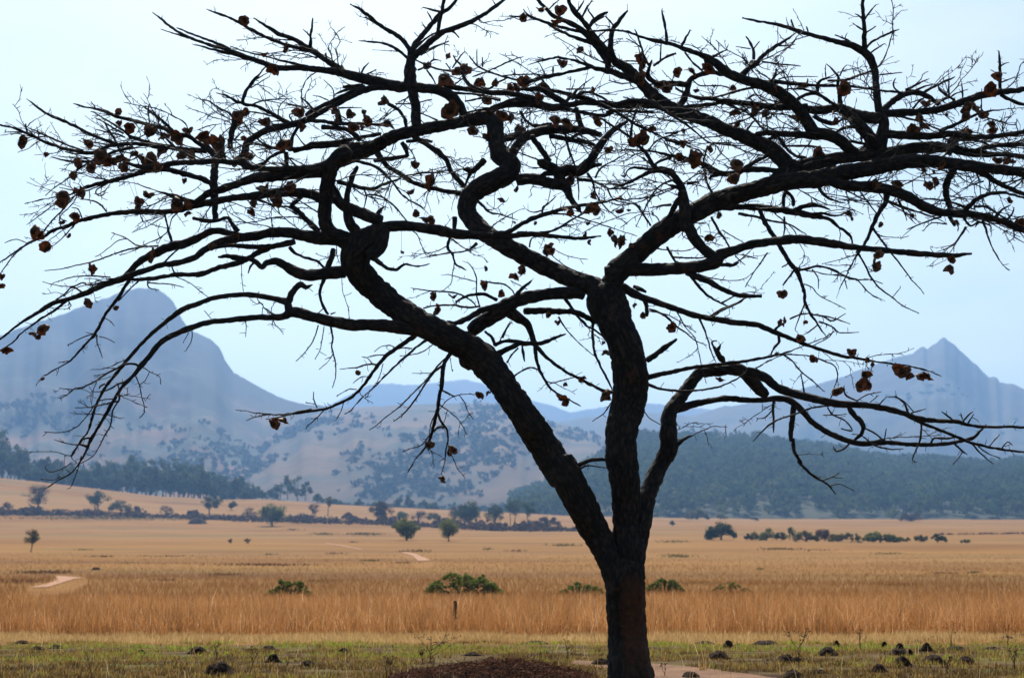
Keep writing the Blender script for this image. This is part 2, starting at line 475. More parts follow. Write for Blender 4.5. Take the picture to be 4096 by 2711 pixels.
LEAF = {
    'green': material('leaf_green', [(0.15, (0.050, 0.064, 0.016)), (0.5, (0.125, 0.142, 0.034)), (0.85, (0.21, 0.21, 0.052))], use_attr=True, translucent=0.45),
    'dark': material('leaf_dark_green', [(0.15, (0.020, 0.036, 0.016)), (0.5, (0.046, 0.070, 0.026)), (0.85, (0.085, 0.105, 0.036))], use_attr=True, translucent=0.3),
    'olive': material('leaf_olive', [(0.15, (0.045, 0.048, 0.018)), (0.5, (0.115, 0.108, 0.036)), (0.85, (0.19, 0.155, 0.055))], use_attr=True, translucent=0.35),
    'brown': material('leaf_dry_brown', [(0.15, (0.045, 0.028, 0.020)), (0.5, (0.095, 0.060, 0.040)), (0.85, (0.15, 0.095, 0.055))], use_attr=True, translucent=0.3),
    'gum': material('leaf_blue_green', [(0.15, (0.024, 0.042, 0.020)), (0.5, (0.055, 0.085, 0.032)), (0.85, (0.11, 0.14, 0.045))], use_attr=True, translucent=0.3),
    'scrub': material('leaf_hill_scrub', [(0.15, (0.020, 0.028, 0.013)), (0.5, (0.040, 0.045, 0.019)), (0.85, (0.066, 0.064, 0.027))], use_attr=True, translucent=0.2),
    'shrub': material('leaf_shrub_green', [(0.15, (0.060, 0.082, 0.018)), (0.5, (0.140, 0.175, 0.038)), (0.85, (0.23, 0.25, 0.06))], use_attr=True, translucent=0.4),
}
M_FARBARK = material('far_bark', [(0.4, (0.035, 0.026, 0.02)), (0.65, (0.085, 0.062, 0.045))], scale=4)

def crown_tree(name, label, cat, u, v, hpx, wpx, leaf='green', group=None, trunk=0.28, seed=0, lobes=16, per=40, D=None, flat=0.75, bare=False, stems=1, leaf_size=None, spread=1.0):
    """a tree or bush standing on the ground at photo pixel (u, v): tapered crooked trunk, limbs and a crown of leaf sprays"""
    g = np.random.default_rng(1000 + seed)
    if trunk >= 0.2 and D is None: trunk *= 0.72
    skew = g.normal(0, 0.07, 2)
    p = ground_hit(u, v) if D is None else at(u, v, D)
    d = p.y
    m = d / F
    H, W = hpx * m, wpx * m
    root = empty(name, p - Vector((0, 0, 0.02 * H)))
    tag(root, label, cat, group)
    zc = H * (trunk + (1 - trunk) * 0.50); hz = H * (1 - trunk) * 0.5
    cents, rads = [], []
    for k in range(int(lobes)):
        dd = g.normal(size=3); dd /= np.linalg.norm(dd); r = g.random() ** 0.4
        c = np.array([dd[0] * W * 0.44 * r * spread, dd[1] * W * 0.44 * r * spread, zc + dd[2] * hz * 0.95 * r])
        if trunk < 0.13:       # bushes: a dome of foliage down to the ground
            x_ = g.uniform(-1, 1); y_ = g.uniform(-1, 1) * math.sqrt(1 - x_ * x_); q_ = math.sqrt(max(0.0, 1 - x_ * x_ - y_ * y_ * 0.6))
            c = np.array([x_ * W * 0.42, y_ * W * 0.35, H * (0.12 + 0.70 * q_ * g.random() ** 0.5)])
        elif c[2] < H * trunk: c[2] = H * trunk * g.uniform(1.0, 1.25)
        e_ = math.sqrt(max(0.05, 1 - (c[0] / (W * 0.52)) ** 2)); c[2] = (zc + (c[2] - zc) * e_) if trunk >= 0.13 else c[2]
        c[0] += skew[0] * W; c[1] += skew[1] * W
        cents.append(c); rads.append(g.uniform(0.12, 0.30) * min(W, 2.4 * hz))
    segs = []
    fork = H * trunk * 0.9
    for s in range(stems):
        bx = (s - (stems - 1) / 2) * W * 0.18
        tr = max(0.02 * H, 0.035 * W) / (1 if stems == 1 else 1.6)
        top = np.array([bx * 1.6 + g.normal(0, 0.02 * W), g.normal(0, 0.02 * W), fork])
        segs.append((crooked((bx, 0, -0.03 * H), top, 5, 0.008 * H, g), tr * 1.25, tr * 0.85))
        segs.append((crooked(top, (top[0] * 1.2, top[1], H * 0.8), 5, 0.012 * H, g), tr * 0.85, tr * 0.2))
        for c in cents[s::stems][:(9 if not bare else 30)]:
            st = top + np.array([0, 0, g.uniform(0, 0.35) * (H - fork)])
            segs.append((crooked(st, c, 5, 0.02 * H, g), tr * 0.5, tr * 0.14))
    if bare:
        tw = []
        for c, r in zip(cents, rads):
            for _ in range(16):
                dd = g.normal(size=3); dd /= np.linalg.norm(dd); dd[2] = abs(dd[2]) * 0.8
                tw.append((crooked(c, c + dd * r * 1.4, 3, 0.03 * r, g), 0.006 * H, 0.002 * H))
        V, fc = limb_tubes(tw, 3)
        sh = g.uniform(0, 1, len(V))
        link('crown_twigs', mesh_np('crown_twigs', V, fc, 0, LEAF[leaf], attr=sh), root)
    V, fc = limb_tubes(segs)
    link('trunk', mesh_np('trunk', V, fc, 0, M_FARBARK), root)
    if not bare or leaf != 'brown0':
        V, Q, sh = leaf_cloud(cents, rads, per if not bare else max(4, per // 5), leaf_size or max(0.9 * d / 1575, 0.045 * W), seed, flat)
        link('crown', mesh_np('crown', V, Q, 4, LEAF[leaf], smooth=False, attr=sh), root)
    return root

# ------------------------------------------------------------------ woods and scrub on the hills
def hill_point(name, fu, fj):
    V, us, js = HILLS[name]
    nj = int(np.sum(js <= 1.0))
    a = fj * (nj - 1); b = fu * (len(us) - 1)
    i, j = int(a), int(b); i2, j2 = min(i + 1, nj - 1), min(j + 1, len(us) - 1)
    s, t = a - i, b - j
    return (V[i, j] * (1 - s) + V[i2, j] * s) * (1 - t) + (V[i, j2] * (1 - s) + V[i2, j2] * s) * t

def wood_mass():
    """the closed wood on the right-hand hill: reads as one mass"""
    g = np.random.default_rng(3)
    Vs, Qs, Sh, off = [], [], [], 0
    V0, us, js = HILLS['hill_forested']
    n = 0
    for k in range(6500):
        fu, fj = g.random(), g.random() ** 0.8
        p = hill_point('hill_forested', fu, min(fj, 0.999))
        u = us[0] + fu * (us[-1] - us[0])
        if u > 4300: continue
        if fbm(p[0] * 0.012, p[1] * 0.012, 2.2, 3) > 0.42: continue          # small clearings
        h = g.uniform(8, 16) * (1.0 + 0.25 * fbm(p[0] * 0.01, p[1] * 0.01, 9))
        w = g.uniform(6, 10)
        cents = [(p[0] + g.normal(0, w * .22), p[1] + g.normal(0, w * .22), p[2] + h * f) for f in (0.45, 0.62, 0.72, 0.85, 0.7)]
        rad = [w * .42, w * .46, w * .40, w * .26, w * .38]
        V, Q, sh = leaf_cloud(cents, rad, 12, 2.1, int(g.integers(1e9)), 0.8)
        sh = np.clip(0.5 + (sh - 0.5) * 0.6 + g.normal(0, 0.13), 0, 1)
        Vs.append(V); Qs.append(Q + off); Sh.append(sh); off += len(V); n += 1
    o = link('hillside_wood', mesh_np('hillside_wood', np.vstack(Vs), np.vstack(Qs), 4, LEAF['gum'], smooth=False, attr=np.concatenate(Sh)))
    tag(o, 'dense dark green wood covering the low hill on the right', 'wood', kind='stuff')
wood_mass()

def scrub_mass(hname, name, label, n, thresh, size, seed, leaf, jpow=1.0, jmax=0.98):
    g = np.random.default_rng(seed)
    Vs, Qs, Sh, off = [], [], [], 0
    V0, us, js = HILLS[hname]
    for k in range(n):
        fu, fj = g.random(), min(g.random() ** jpow, 0.999) * jmax
        u = us[0] + fu * (us[-1] - us[0])
        if u < -150 or u > 4250: continue
        p = hill_point(hname, fu, fj)
        d_ = math.hypot(p[0], p[1])
        q = fbm(p[0] * 0.0030, p[1] * 0.0022, seed, 4)
        if q < thresh + g.normal(0, 0.08): continue
        w = size * g.uniform(0.5, 1.5) * (1 + 1.2 * max(q - thresh, 0))
        cents = [(p[0] + g.normal(0, w * .35), p[1] + g.normal(0, w * .35), p[2] + w * g.uniform(0.1, 0.5)) for _ in range(3)]
        V, Q, sh = leaf_cloud(cents, [w * .5] * 3, 5, w * 0.55, int(g.integers(1e9)), 0.7)
        Vs.append(V); Qs.append(Q + off); Sh.append(np.clip(sh + g.normal(0, .15), 0, 1)); off += len(V)
    o = link(name, mesh_np(name, np.vstack(Vs), np.vstack(Qs), 4, LEAF[leaf], smooth=False, attr=np.concatenate(Sh)))
    tag(o, label, 'scrub', kind='stuff')
scrub_mass('mountain_left', 'mountain_scrub', 'dark scrub patches on the slopes of the left mountain', 7000, 0.06, 7.0, 61, 'scrub', 1.1, 0.62)
scrub_mass('hill_centre', 'hill_scrub', 'blue green scrub along the gullies of the central hill', 5500, 0.07, 7.0, 62, 'scrub', 1.5)
scrub_mass('mountain_right', 'far_mountain_scrub', 'fine dark scrub on the pointed mountain on the right', 1500, 0.08, 7.0, 63, 'scrub', 1.0, 0.7)

# tall plantation trees under the left mountain: one by one
ORD = ['first', 'second', 'third', 'fourth', 'fifth', 'sixth', 'seventh', 'eighth', 'ninth', 'tenth', 'eleventh', 'twelfth', 'thirteenth', 'fourteenth', 'fifteenth', 'sixteenth', 'seventeenth', 'eighteenth', 'nineteenth', 'twentieth']
def ordinal(n):
    return ORD[n - 1] if n <= 20 else ['twenty ', 'thirty ', 'forty '][n // 10 - 2] + ORD[n % 10 - 1] if n % 10 else {30: 'thirtieth', 40: 'fortieth'}[n]
def tall_tree(u, vb, top, wpx, seed, kind, nth=0):
    d = (CREST + 20 + 45 * (seed % 4)) if not nth else CREST + 4
    hpx = vb - top
    labels = ['tall blue green tree in the plantation at the foot of the left mountain',
              'slim dark tufted tree in the plantation at the foot of the left mountain']
    if nth: labels = [f'tree {ordinal(nth)} from the left in the front row of the plantation'] * 2
    crown_tree('plantation_tree', labels[kind], 'tree', u, vb + 6, hpx + 6, wpx, 'gum' if kind == 0 else 'dark',
               'plantation trees below the left mountain', trunk=0.16 if kind == 0 else 0.3, seed=300 + seed, lobes=16, per=34, D=d, flat=0.95, leaf_size=1.5)
TOPU = [-60, 0, 60, 110, 200, 300, 400, 490, 560, 660, 755, 815, 850, 905, 950, 1000, 1045]
TOPV = [1700, 1722, 1745, 1805, 1840, 1838, 1845, 1822, 1830, 1826, 1832, 1830, 1866, 1908, 1908, 1906, 1945]
gq = np.random.default_rng(12)
k = nth = 0
for row, (sp, drop, lift) in enumerate(((27, 0, 0), (31, 34, -2), (29, 62, 4))):
    for u in np.arange(-40, 1030, sp):
        uu = u + gq.uniform(-9, 9)
        vb = float(np.interp(uu, CRU, CRV))
        top = float(np.interp(uu, TOPU, TOPV)) + drop * gq.uniform(0.6, 1.3) + gq.uniform(-14, 22)
        if vb - top < 22: continue
        nth = nth + 1 if row == 2 else 0
        tall_tree(uu, vb + lift, top, gq.uniform(46, 72) * min(1, (vb - top) / 90 + 0.3), k, 0 if gq.random() < 0.65 else 1, nth); k += 1
# hazy clumps at the foot of the central hill
FOOT = ['second hazy tree in the clump below the central hill', 'tall narrow hazy tree in the clump below the central hill', 'tallest hazy tree in the clump below the central hill', 'rightmost hazy tree of the clump below the central hill', 'low hazy tree left of the clump below the central hill', 'lowest leftmost hazy tree beside the plantation end', 'small hazy tree just right of the clump below the hill', 'tiny hazy tree above the grey umbrella tree, left', 'hazy tree above the left one of the two round green trees', 'taller hazy tree above the two round green trees', 'hazy tree between the round green trees and the dark group', 'hazy low tree behind the big dark green tree', 'small hazy bushy tree above the pole like tree', 'small hazy tree above the grey umbrella tree', 'tiny hazy tree right of the pole like tree']
for i, (u, vb, h, w) in enumerate([(1120, 1990, 90, 60), (1150, 1985, 120, 46), (1190, 1990, 122, 60), (1222, 1990, 105, 44), (1085, 1992, 60, 50), (1050, 1996, 46, 56), (1270, 2008, 44, 48),
                                   (1430, 2020, 40, 30), (1590, 2030, 62, 36), (1640, 2034, 70, 40), (1690, 2036, 50, 46), (1730, 2040, 44, 50), (1330, 2016, 30, 44), (1500, 2024, 30, 40), (1370, 2018, 24, 40)]):
    crown_tree('foothill_tree', FOOT[i], 'tree', u, vb + 5, h, w, 'gum', 'hazy trees at the foot of the central hill', trunk=0.1, seed=500 + i, lobes=12, per=22, D=1120, flat=0.9, leaf_size=1.5)

# ------------------------------------------------------------------ trees and bushes of the plain
PLAIN = [
 # u, v base, height, width, leaf, trunk, options, label, category, name
 (150, 2046, 106, 104, 'brown', 0.34, dict(bare=True, lobes=20, per=30), 'leafless grey spreading tree above the dark bank at the far left', 'tree', 'plain_tree'),
 (26, 2040, 42, 44, 'brown', 0.1, dict(bare=True, lobes=10), 'small purplish leafless bush on the bank at the left edge', 'bush', 'plain_bush'),
 (392, 2040, 84, 92, 'dark', 0.30, {}, 'dark green leaning tree beside an olive bush on the left bank', 'tree', 'plain_tree'),
 (482, 2048, 56, 92, 'olive', 0.08, {}, 'low brown olive bush right of the leaning green tree', 'bush', 'plain_bush'),
 (545, 2050, 30, 40, 'brown', 0.1, dict(lobes=8), 'small dull bush against the olive bush on the left bank', 'bush', 'plain_bush'),
 (665, 2052, 36, 56, 'brown', 0.1, dict(bare=True, lobes=9), 'faint leafless bush halfway along the left bank', 'bush', 'plain_bush'),
 (772, 2056, 28, 42, 'brown', 0.1, dict(lobes=8), 'small brown bush left of the dark lollipop tree', 'bush', 'plain_bush'),
 (838, 2056, 84, 82, 'dark', 0.36, {}, 'small dark tree with rounded crown and bare stem below the plantation', 'tree', 'plain_tree'),
 (925, 2040, 36, 56, 'olive', 0.15, dict(lobes=9), 'pale flat topped bush right of the dark lollipop tree', 'bush', 'plain_bush'),
 (990, 2078, 58, 64, 'brown', 0.1, dict(bare=True, lobes=12), 'greyish tangled bush touching the round green tree', 'bush', 'plain_bush'),
 (1090, 2103, 88, 116, 'green', 0.26, dict(lobes=22), 'round green tree with short trunk at the edge of the dark bank', 'tree', 'plain_tree'),
 (1252, 2062, 46, 66, 'brown', 0.15, dict(bare=True, lobes=11), 'reddish leafless bush right of the round green tree', 'bush', 'plain_bush'),
 (1312, 2062, 80, 34, 'olive', 0.62, dict(lobes=7), 'thin pole like tree with a small tuft on top', 'tree', 'plain_tree'),
 (1400, 2076, 34, 70, 'brown', 0.05, dict(lobes=10), 'low brown thicket left of the grey spreading tree', 'bush', 'plain_bush'),
 (1527, 2092, 86, 102, 'brown', 0.36, dict(lobes=16), 'grey brown umbrella shaped tree in the middle of the bank', 'tree', 'plain_tree'),
 (1600, 2078, 40, 60, 'green', 0.1, dict(lobes=10), 'low green bush behind the two round trees', 'bush', 'plain_bush'),
 (1672, 2082, 52, 66, 'brown', 0.12, dict(bare=True, lobes=11), 'rusty leafless bush left of the big dark trees', 'bush', 'plain_bush'),
 (1738, 2078, 44, 50, 'olive', 0.1, dict(lobes=9), 'small pale bush between rusty bush and big dark trees', 'bush', 'plain_bush'),
 (1815, 2090, 66, 60, 'brown', 0.2, dict(bare=True, lobes=12), 'brown twiggy tree just left of the big dark trees', 'tree', 'plain_tree'),
 (1872, 2106, 112, 106, 'dark', 0.26, dict(lobes=22, stems=2), 'largest dark green tree of the group left of the big trunk', 'tree', 'plain_tree'),
 (1980, 2105, 84, 84, 'dark', 0.28, dict(lobes=16), 'second dark green tree right of the largest one', 'tree', 'plain_tree'),
 (2050, 2100, 118, 74, 'gum', 0.5, dict(lobes=13, stems=2), 'tall open crowned tree with two bare stems near the big trunk', 'tree', 'plain_tree'),
 (2112, 2100, 94, 66, 'gum', 0.5, dict(lobes=11), 'slender flat topped tree closest to the big leaning trunk', 'tree', 'plain_tree'),
 (2190, 2105, 48, 110, 'brown', 0.05, dict(lobes=14), 'greyish thicket behind the leaning trunk', 'bush', 'plain_bush'),
 (125, 2208, 102, 62, 'olive', 0.36, dict(lobes=15), 'slim olive tree standing alone on the left of the plain', 'tree', 'plain_tree'),
 (1627, 2161, 92, 118, 'green', 0.24, dict(lobes=26), 'wider of the two round green trees on the plain', 'tree', 'plain_tree'),
 (1795, 2164, 90, 88, 'green', 0.24, dict(lobes=22), 'narrower of the two round green trees on the plain', 'tree', 'plain_tree'),
 (2790, 2076, 46, 106, 'olive', 0.02, dict(lobes=16), 'broad olive thicket on the skyline right of the trunks', 'bush', 'plain_bush'),
 (2885, 2076, 24, 66, 'olive', 0.02, dict(lobes=9), 'low olive bush beside the skyline thicket', 'bush', 'plain_bush'),
 (2690, 2104, 30, 20, 'dark', 0.1, dict(lobes=6), 'tiny dark bush right of the trunk below the skyline thicket', 'bush', 'plain_bush'),
 (2884, 2157, 76, 126, 'dark', 0.10, dict(lobes=26), 'dense round dark green tree with low crown right of the trunk', 'tree', 'plain_tree'),
 (3020, 2084, 22, 30, 'brown', 0.1, dict(bare=True, lobes=7), 'tiny leafless bush on the skyline above the bush row', 'bush', 'plain_bush'),
 (3650, 2084, 44, 92, 'brown', 0.06, dict(bare=True, lobes=24, per=70), 'round reddish leafless thicket alone on the right skyline', 'bush', 'plain_bush'),
 (2990, 2160, 36, 22, 'dark', 0.1, dict(lobes=7), 'narrow dark bush starting the bush row on the left', 'bush', 'plain_bush'),
 (3022, 2160, 40, 34, 'olive', 0.05, dict(lobes=8), 'brownish bush second in the bush row', 'bush', 'plain_bush'),
 (3065, 2161, 60, 56, 'green', 0.08, dict(lobes=12), 'taller green bush with pointed top in the bush row', 'bush', 'plain_bush'),
 (3124, 2164, 60, 32, 'dark', 0.05, dict(lobes=9), 'dark upright bush in the bush row', 'bush', 'plain_bush'),
 (3160, 2160, 66, 34, 'green', 0.1, dict(lobes=8), 'thin green bush behind the dark upright one', 'bush', 'plain_bush'),
 (3230, 2165, 52, 86, 'olive', 0.05, dict(lobes=14), 'wide olive bush left of the brown thicket in the bush row', 'bush', 'plain_bush'),
 (3300, 2162, 66, 70, 'brown', 0.08, dict(lobes=13), 'tall brown thicket in the middle of the bush row', 'bush', 'plain_bush'),
 (3355, 2166, 40, 60, 'olive', 0.05, dict(lobes=11), 'low olive bush right of the brown thicket', 'bush', 'plain_bush'),
 (3412, 2165, 46, 62, 'olive', 0.05, dict(lobes=11), 'domed greyish bush between two green ones in the row', 'bush', 'plain_bush'),
 (3520, 2168, 50, 116, 'green', 0.03, dict(lobes=20), 'widest green bush near the right end of the row', 'bush', 'plain_bush'),
 (3600, 2168, 26, 50, 'green', 0.03, dict(lobes=8), 'low green bush trailing off the widest one', 'bush', 'plain_bush'),
 (3630, 2166, 22, 22, 'dark', 0.03, dict(lobes=5), 'tiny dark bush in the gap of the row', 'bush', 'plain_bush'),
 (3690, 2166, 42, 46, 'olive', 0.08, dict(lobes=9), 'small bush with a stray top right of the gap', 'bush', 'plain_bush'),
 (3748, 2168, 38, 56, 'dark', 0.03, dict(lobes=12), 'rounded dark green bush ending the row', 'bush', 'plain_bush'),
 (3858, 2170, 18, 40, 'green', 0.02, dict(lobes=7), 'little green bush beyond the right end of the row', 'bush', 'plain_bush'),
 (922, 2172, 20, 22, 'brown', 0.2, dict(bare=True, lobes=6), 'small dark stumpy shrub alone in the middle of the plain', 'bush', 'plain_bush'),
 (992, 2174, 22, 34, 'brown', 0.15, dict(bare=True, lobes=7), 'small dark shrub with a heap beside it on the plain', 'bush', 'plain_bush'),
]
for i, (u, v, h, w, leaf, tr, opt, lab, cat, nm) in enumerate(PLAIN):
    far = v < 2100
    if 2975 < u < 3800 and v > 2150: w, h = w * 1.3, h * 0.92
    grp = 'trees of the plain' if cat == 'tree' else 'bushes of the plain'
    crown_tree(nm, lab, cat, u, v, h, w, leaf, grp, trunk=tr, seed=700 + i, **{**dict(lobes=20, per=110), **{k_: (v_ * 1.5 if k_ == 'lobes' else v_) for k_, v_ in opt.items()}})

# burnt, purplish scrub along the bank of the stream
def bank_scrub():
    g = np.random.default_rng(44)
    Vs, Qs, Sh, off = [], [], [], 0
    bu = [-80, 0, 300, 600, 1000, 1500, 2000, 2300]; bv = [2058, 2060, 2064, 2070, 2086, 2099, 2124, 2126]
    bh = [24, 26, 24, 20, 24, 26, 34, 26]
    for k in range(1500):
        u = g.uniform(-80, 2320)
        vb = np.interp(u, bu, bv) - g.uniform(0, 10)
        p = ground_hit(u, vb)
        h = np.interp(u, bu, bh) * g.uniform(0.15, 0.9) * max(0.25, 1 + 1.5 * fbm(u * 0.012, 0, 4)) * p.y / F
        cents = [(p.x + g.normal(0, h * .5), p.y + g.normal(0, 1.5), p.z + h * f) for f in (0.3, 0.6)]
        V, Q, sh = leaf_cloud(cents, [h * .8, h * .55], 8, h * 0.36 + 0.25, int(g.integers(1e9)), 0.8)
        Vs.append(V); Qs.append(Q + off); Sh.append(sh); off += len(V)
    for k in range(140):       # the thin dark line at the far right
        u = g.uniform(3740, 4150); p = ground_hit(u, 2138 - (u - 3740) * 0.012)
        h = g.uniform(4, 9) * p.y / F
        V, Q, sh = leaf_cloud([(p.x, p.y, p.z + h * .4)], [h * .7], 10, h * .5, int(g.integers(1e9)), 0.6)
        Vs.append(V); Qs.append(Q + off); Sh.append(sh); off += len(V)
    m = material('burnt_scrub', [(0.2, (0.050, 0.030, 0.024)), (0.55, (0.10, 0.062, 0.046)), (0.9, (0.16, 0.105, 0.065))], use_attr=True, translucent=0.15)
    o = link('bank_scrub', mesh_np('bank_scrub', np.vstack(Vs), np.vstack(Qs), 4, m, smooth=False, attr=np.concatenate(Sh)))
    tag(o, 'dark purplish burnt scrub along the stream bank', 'scrub', kind='stuff')
bank_scrub()

# green shrubs growing out of the tall grass
SHRUBS = [(1855, 2374, 88, 318, 30, 'big spreading green thorn shrub in the tall grass'),
          (1155, 2382, 56, 192, 18, 'smaller green thorn shrub in the grass left of the big one'),
          (2330, 2372, 26, 205, 15, 'green shrub showing just left of the trunk in the grass'),
          (2660, 2362, 46, 160, 18, 'green shrub showing just right of the trunk in the grass'),
          (2925, 2358, 18, 150, 4, 'thin sparse green shrub in the grass right of the trunk')]
for i, (u, v, h, w, lob, lab) in enumerate(SHRUBS):
    p = ground_hit(u, v + 14); m = p.y / F; g = np.random.default_rng(90 + i)
    root = empty('thorn_shrub', p); tag(root, lab, 'shrub', 'green shrubs in the tall grass')
    H, W = (h + 44) * m, w * m
    cents, rads, segs = [], [], []
    for k in range(lob * 12):
        x = g.uniform(-0.48, 0.48); hh = (1 - (abs(x) / 0.50) ** 2.2)
        ridge_ = 0.72 + 0.28 * mn.noise(Vector((x * 9, i * 3.1, 0.5)))
        c = np.array([x * W, g.uniform(-0.22, 0.22) * W, H * (0.12 + 0.80 * hh * ridge_ * g.random() ** 0.6)])
        cents.append(c); rads.append(0.026 * W * g.uniform(0.5, 1.5))
        if k % 4 == 0: segs.append((crooked((x * W * 0.35, 0, 0), c, 5, 0.03 * H, g), 0.014, 0.004))
    V, fc = limb_tubes(segs, 5); link('stems', mesh_np('stems', V, fc, 0, M_FARBARK), root)
    V, Q, sh = leaf_cloud(cents, rads, 42, 0.05, 90 + i, 0.6)
    link('foliage', mesh_np('foliage', V, Q, 4, LEAF['shrub'], smooth=False, attr=sh), root)

# ------------------------------------------------------------------ dirt tracks
M_PATH = material('trodden_soil', [(0.3, (0.15, 0.078, 0.045)), (0.55, (0.25, 0.14, 0.085)), (0.75, (0.33, 0.20, 0.125))], scale=1.6, detail=9, bump=0.5, bump_scale=14)
M_SAND = material('sandy_soil', [(0.3, (0.26, 0.13, 0.075)), (0.55, (0.42, 0.235, 0.145)), (0.75, (0.52, 0.32, 0.21))], scale=1.3, detail=8, bump=0.4, bump_scale=14)
def track(name, poly, lift, sub=10, mat=None):
    """a draped sheet between two photo outlines (near edge, far edge)"""
    near_, far_ = poly
    n = 40
    def samp(pl, t):
        pl = np.array(pl, float); s = np.concatenate([[0], np.cumsum(np.hypot(*np.diff(pl, axis=0).T))]); s /= s[-1]
        return np.interp(t, s, pl[:, 0]), np.interp(t, s, pl[:, 1])
    V = []
    for i in range(n + 1):
        a = samp(near_, i / n); b = samp(far_, i / n)
        A, B = ground_hit(*a), ground_hit(*b)
        for j in range(sub + 1):
            t = j / sub
            x, y = A.x + (B.x - A.x) * t, A.y + (B.y - A.y) * t
            w = 0.05 * fbm(x * 2.3, y * 2.3, 7)
            y += w * (1 if j in (0, sub) else 0) * min(abs(B.y - A.y), 1.5)
            V.append((x, y, gz(x, y) + lift))
    ix = np.arange((n + 1) * (sub + 1)).reshape(n + 1, sub + 1)
    Q = np.stack([ix[:-1, :-1], ix[1:, :-1], ix[1:, 1:], ix[:-1, 1:]], axis=-1).reshape(-1, 4)
    o = link(name, mesh_np(name, V, Q, 4, mat or M_SAND)); tag(o, kind='structure')
track('dirt_path', ([(2290, 2658), (2400, 2672), (2520, 2720), (2700, 2760), (3150, 2790)], [(2290, 2640), (2420, 2652), (2610, 2656), (2760, 2668), (3130, 2716)]), 0.012, mat=M_PATH)
track('dirt_track_left', ([(130, 2350), (190, 2349), (262, 2327), (300, 2314), (330, 2313)], [(132, 2347), (186, 2337), (236, 2317), (218, 2303), (250, 2304), (322, 2310)]), 0.03)
track('dirt_track_middle', ([(1605, 2208), (1650, 2222), (1672, 2243), (1716, 2242)], [(1612, 2206), (1660, 2214), (1690, 2228), (1722, 2240)]), 0.05)
track('dirt_track_far', ([(1300, 2171), (1370, 2184), (1445, 2198)], [(1302, 2169), (1372, 2181), (1446, 2195)]), 0.05)

# ------------------------------------------------------------------ grasses
def blades(x, y, h, w, seed, lean=0.25, z=None, shade=None, sigma=0.13):
    """bent grass blades: two stacked faces each"""
    g = np.random.default_rng(seed)
    n = len(x)
    if z is None: z = np.array([gz(a, b) for a, b in zip(x, y)])
    a = g.uniform(0, 2 * math.pi, n); ca, sa = np.cos(a), np.sin(a)
    la = g.uniform(0, 2 * math.pi, n); lm = np.abs(g.normal(0, lean, n)) * h
    lx, ly = np.cos(la) * lm, np.sin(la) * lm
    B = np.stack([x, y, z - 0.01], axis=1)
    side = np.stack([ca, sa, np.zeros(n)], axis=1) * (w * 0.5)[:, None]
    mid = B + np.stack([lx * 0.35, ly * 0.35, h * 0.58], axis=1)
    tip = B + np.stack([lx, ly, h * np.sqrt(np.clip(1 - (lm / h) ** 2 * 0.5, 0.3, 1))], axis=1)
    V = np.stack([B - side, B + side, mid + side * 0.75, mid - side * 0.75, tip], axis=1).reshape(-1, 3)
    o = np.arange(n) * 5
    Q = np.stack([o, o + 1, o + 2, o + 3], axis=1); T = np.stack([o + 3, o + 2, o + 4], axis=1)
    sh = np.clip((shade if shade is not None else 0.5) + g.normal(0, sigma, n), 0, 1)
    return V, [(Q, 4), (T, 3)], np.repeat(sh, 5)

def noise_arr(x, y, sx, sy, seed):
    return np.array([mn.noise(Vector((a * sx, b * sy, seed))) + 0.5 * mn.noise(Vector((a * sx * 2.1, b * sy * 2.1, seed + 5))) for a, b in zip(x, y)])

def in_poly(px, py, poly):
    ins = np.zeros(len(px), bool); j = len(poly) - 1
    for i in range(len(poly)):
        xi, yi, xj, yj = poly[i].x, poly[i].y, poly[j].x, poly[j].y
        ins ^= ((yi > py) != (yj > py)) & (px < (xj - xi) * (py - yi) / (yj - yi + 1e-12) + xi); j = i
    return ins

def strip(n, d0, d1, seed, half=0.35, extra=0.8, power=1.0):
    g = np.random.default_rng(seed)
    t = g.random(n) ** power
    d = d0 + (d1 - d0) * t
    x = g.uniform(-1, 1, n) * (half * d + extra)
    return x, d

M_PLAIN = material('plain_dry_grass', [(0.10, (0.10, 0.060, 0.024)), (0.35, (0.23, 0.108, 0.034)), (0.60, (0.31, 0.155, 0.050)), (0.95, (0.42, 0.25, 0.10))], use_attr=True, translucent=0.3)
M_TALL = material('tall_dry_grass', [(0.08, (0.075, 0.060, 0.022)), (0.30, (0.31, 0.138, 0.044)), (0.60, (0.47, 0.232, 0.084)), (0.95, (0.74, 0.50, 0.27))], use_attr=True, translucent=0.5, spec=0.3, rough=0.6)
M_STRAW = material('pale_straw', [(0.1, (0.26, 0.15, 0.055)), (0.5, (0.48, 0.32, 0.135)), (0.9, (0.62, 0.46, 0.24))], use_attr=True, translucent=0.4)
M_LAWN = material('short_grass', [(0.05, (0.085, 0.055, 0.022)), (0.30, (0.24, 0.145, 0.050)), (0.52, (0.25, 0.215, 0.048)), (0.75, (0.19, 0.25, 0.030)), (1.0, (0.27, 0.33, 0.045))], use_attr=True, translucent=0.55)

def grass_object(name, label, V, fc, sh, m):
    o = link(name, mesh_np(name, V, fc, 0, m, smooth=False, attr=sh)); tag(o, label, 'grass', kind='stuff')

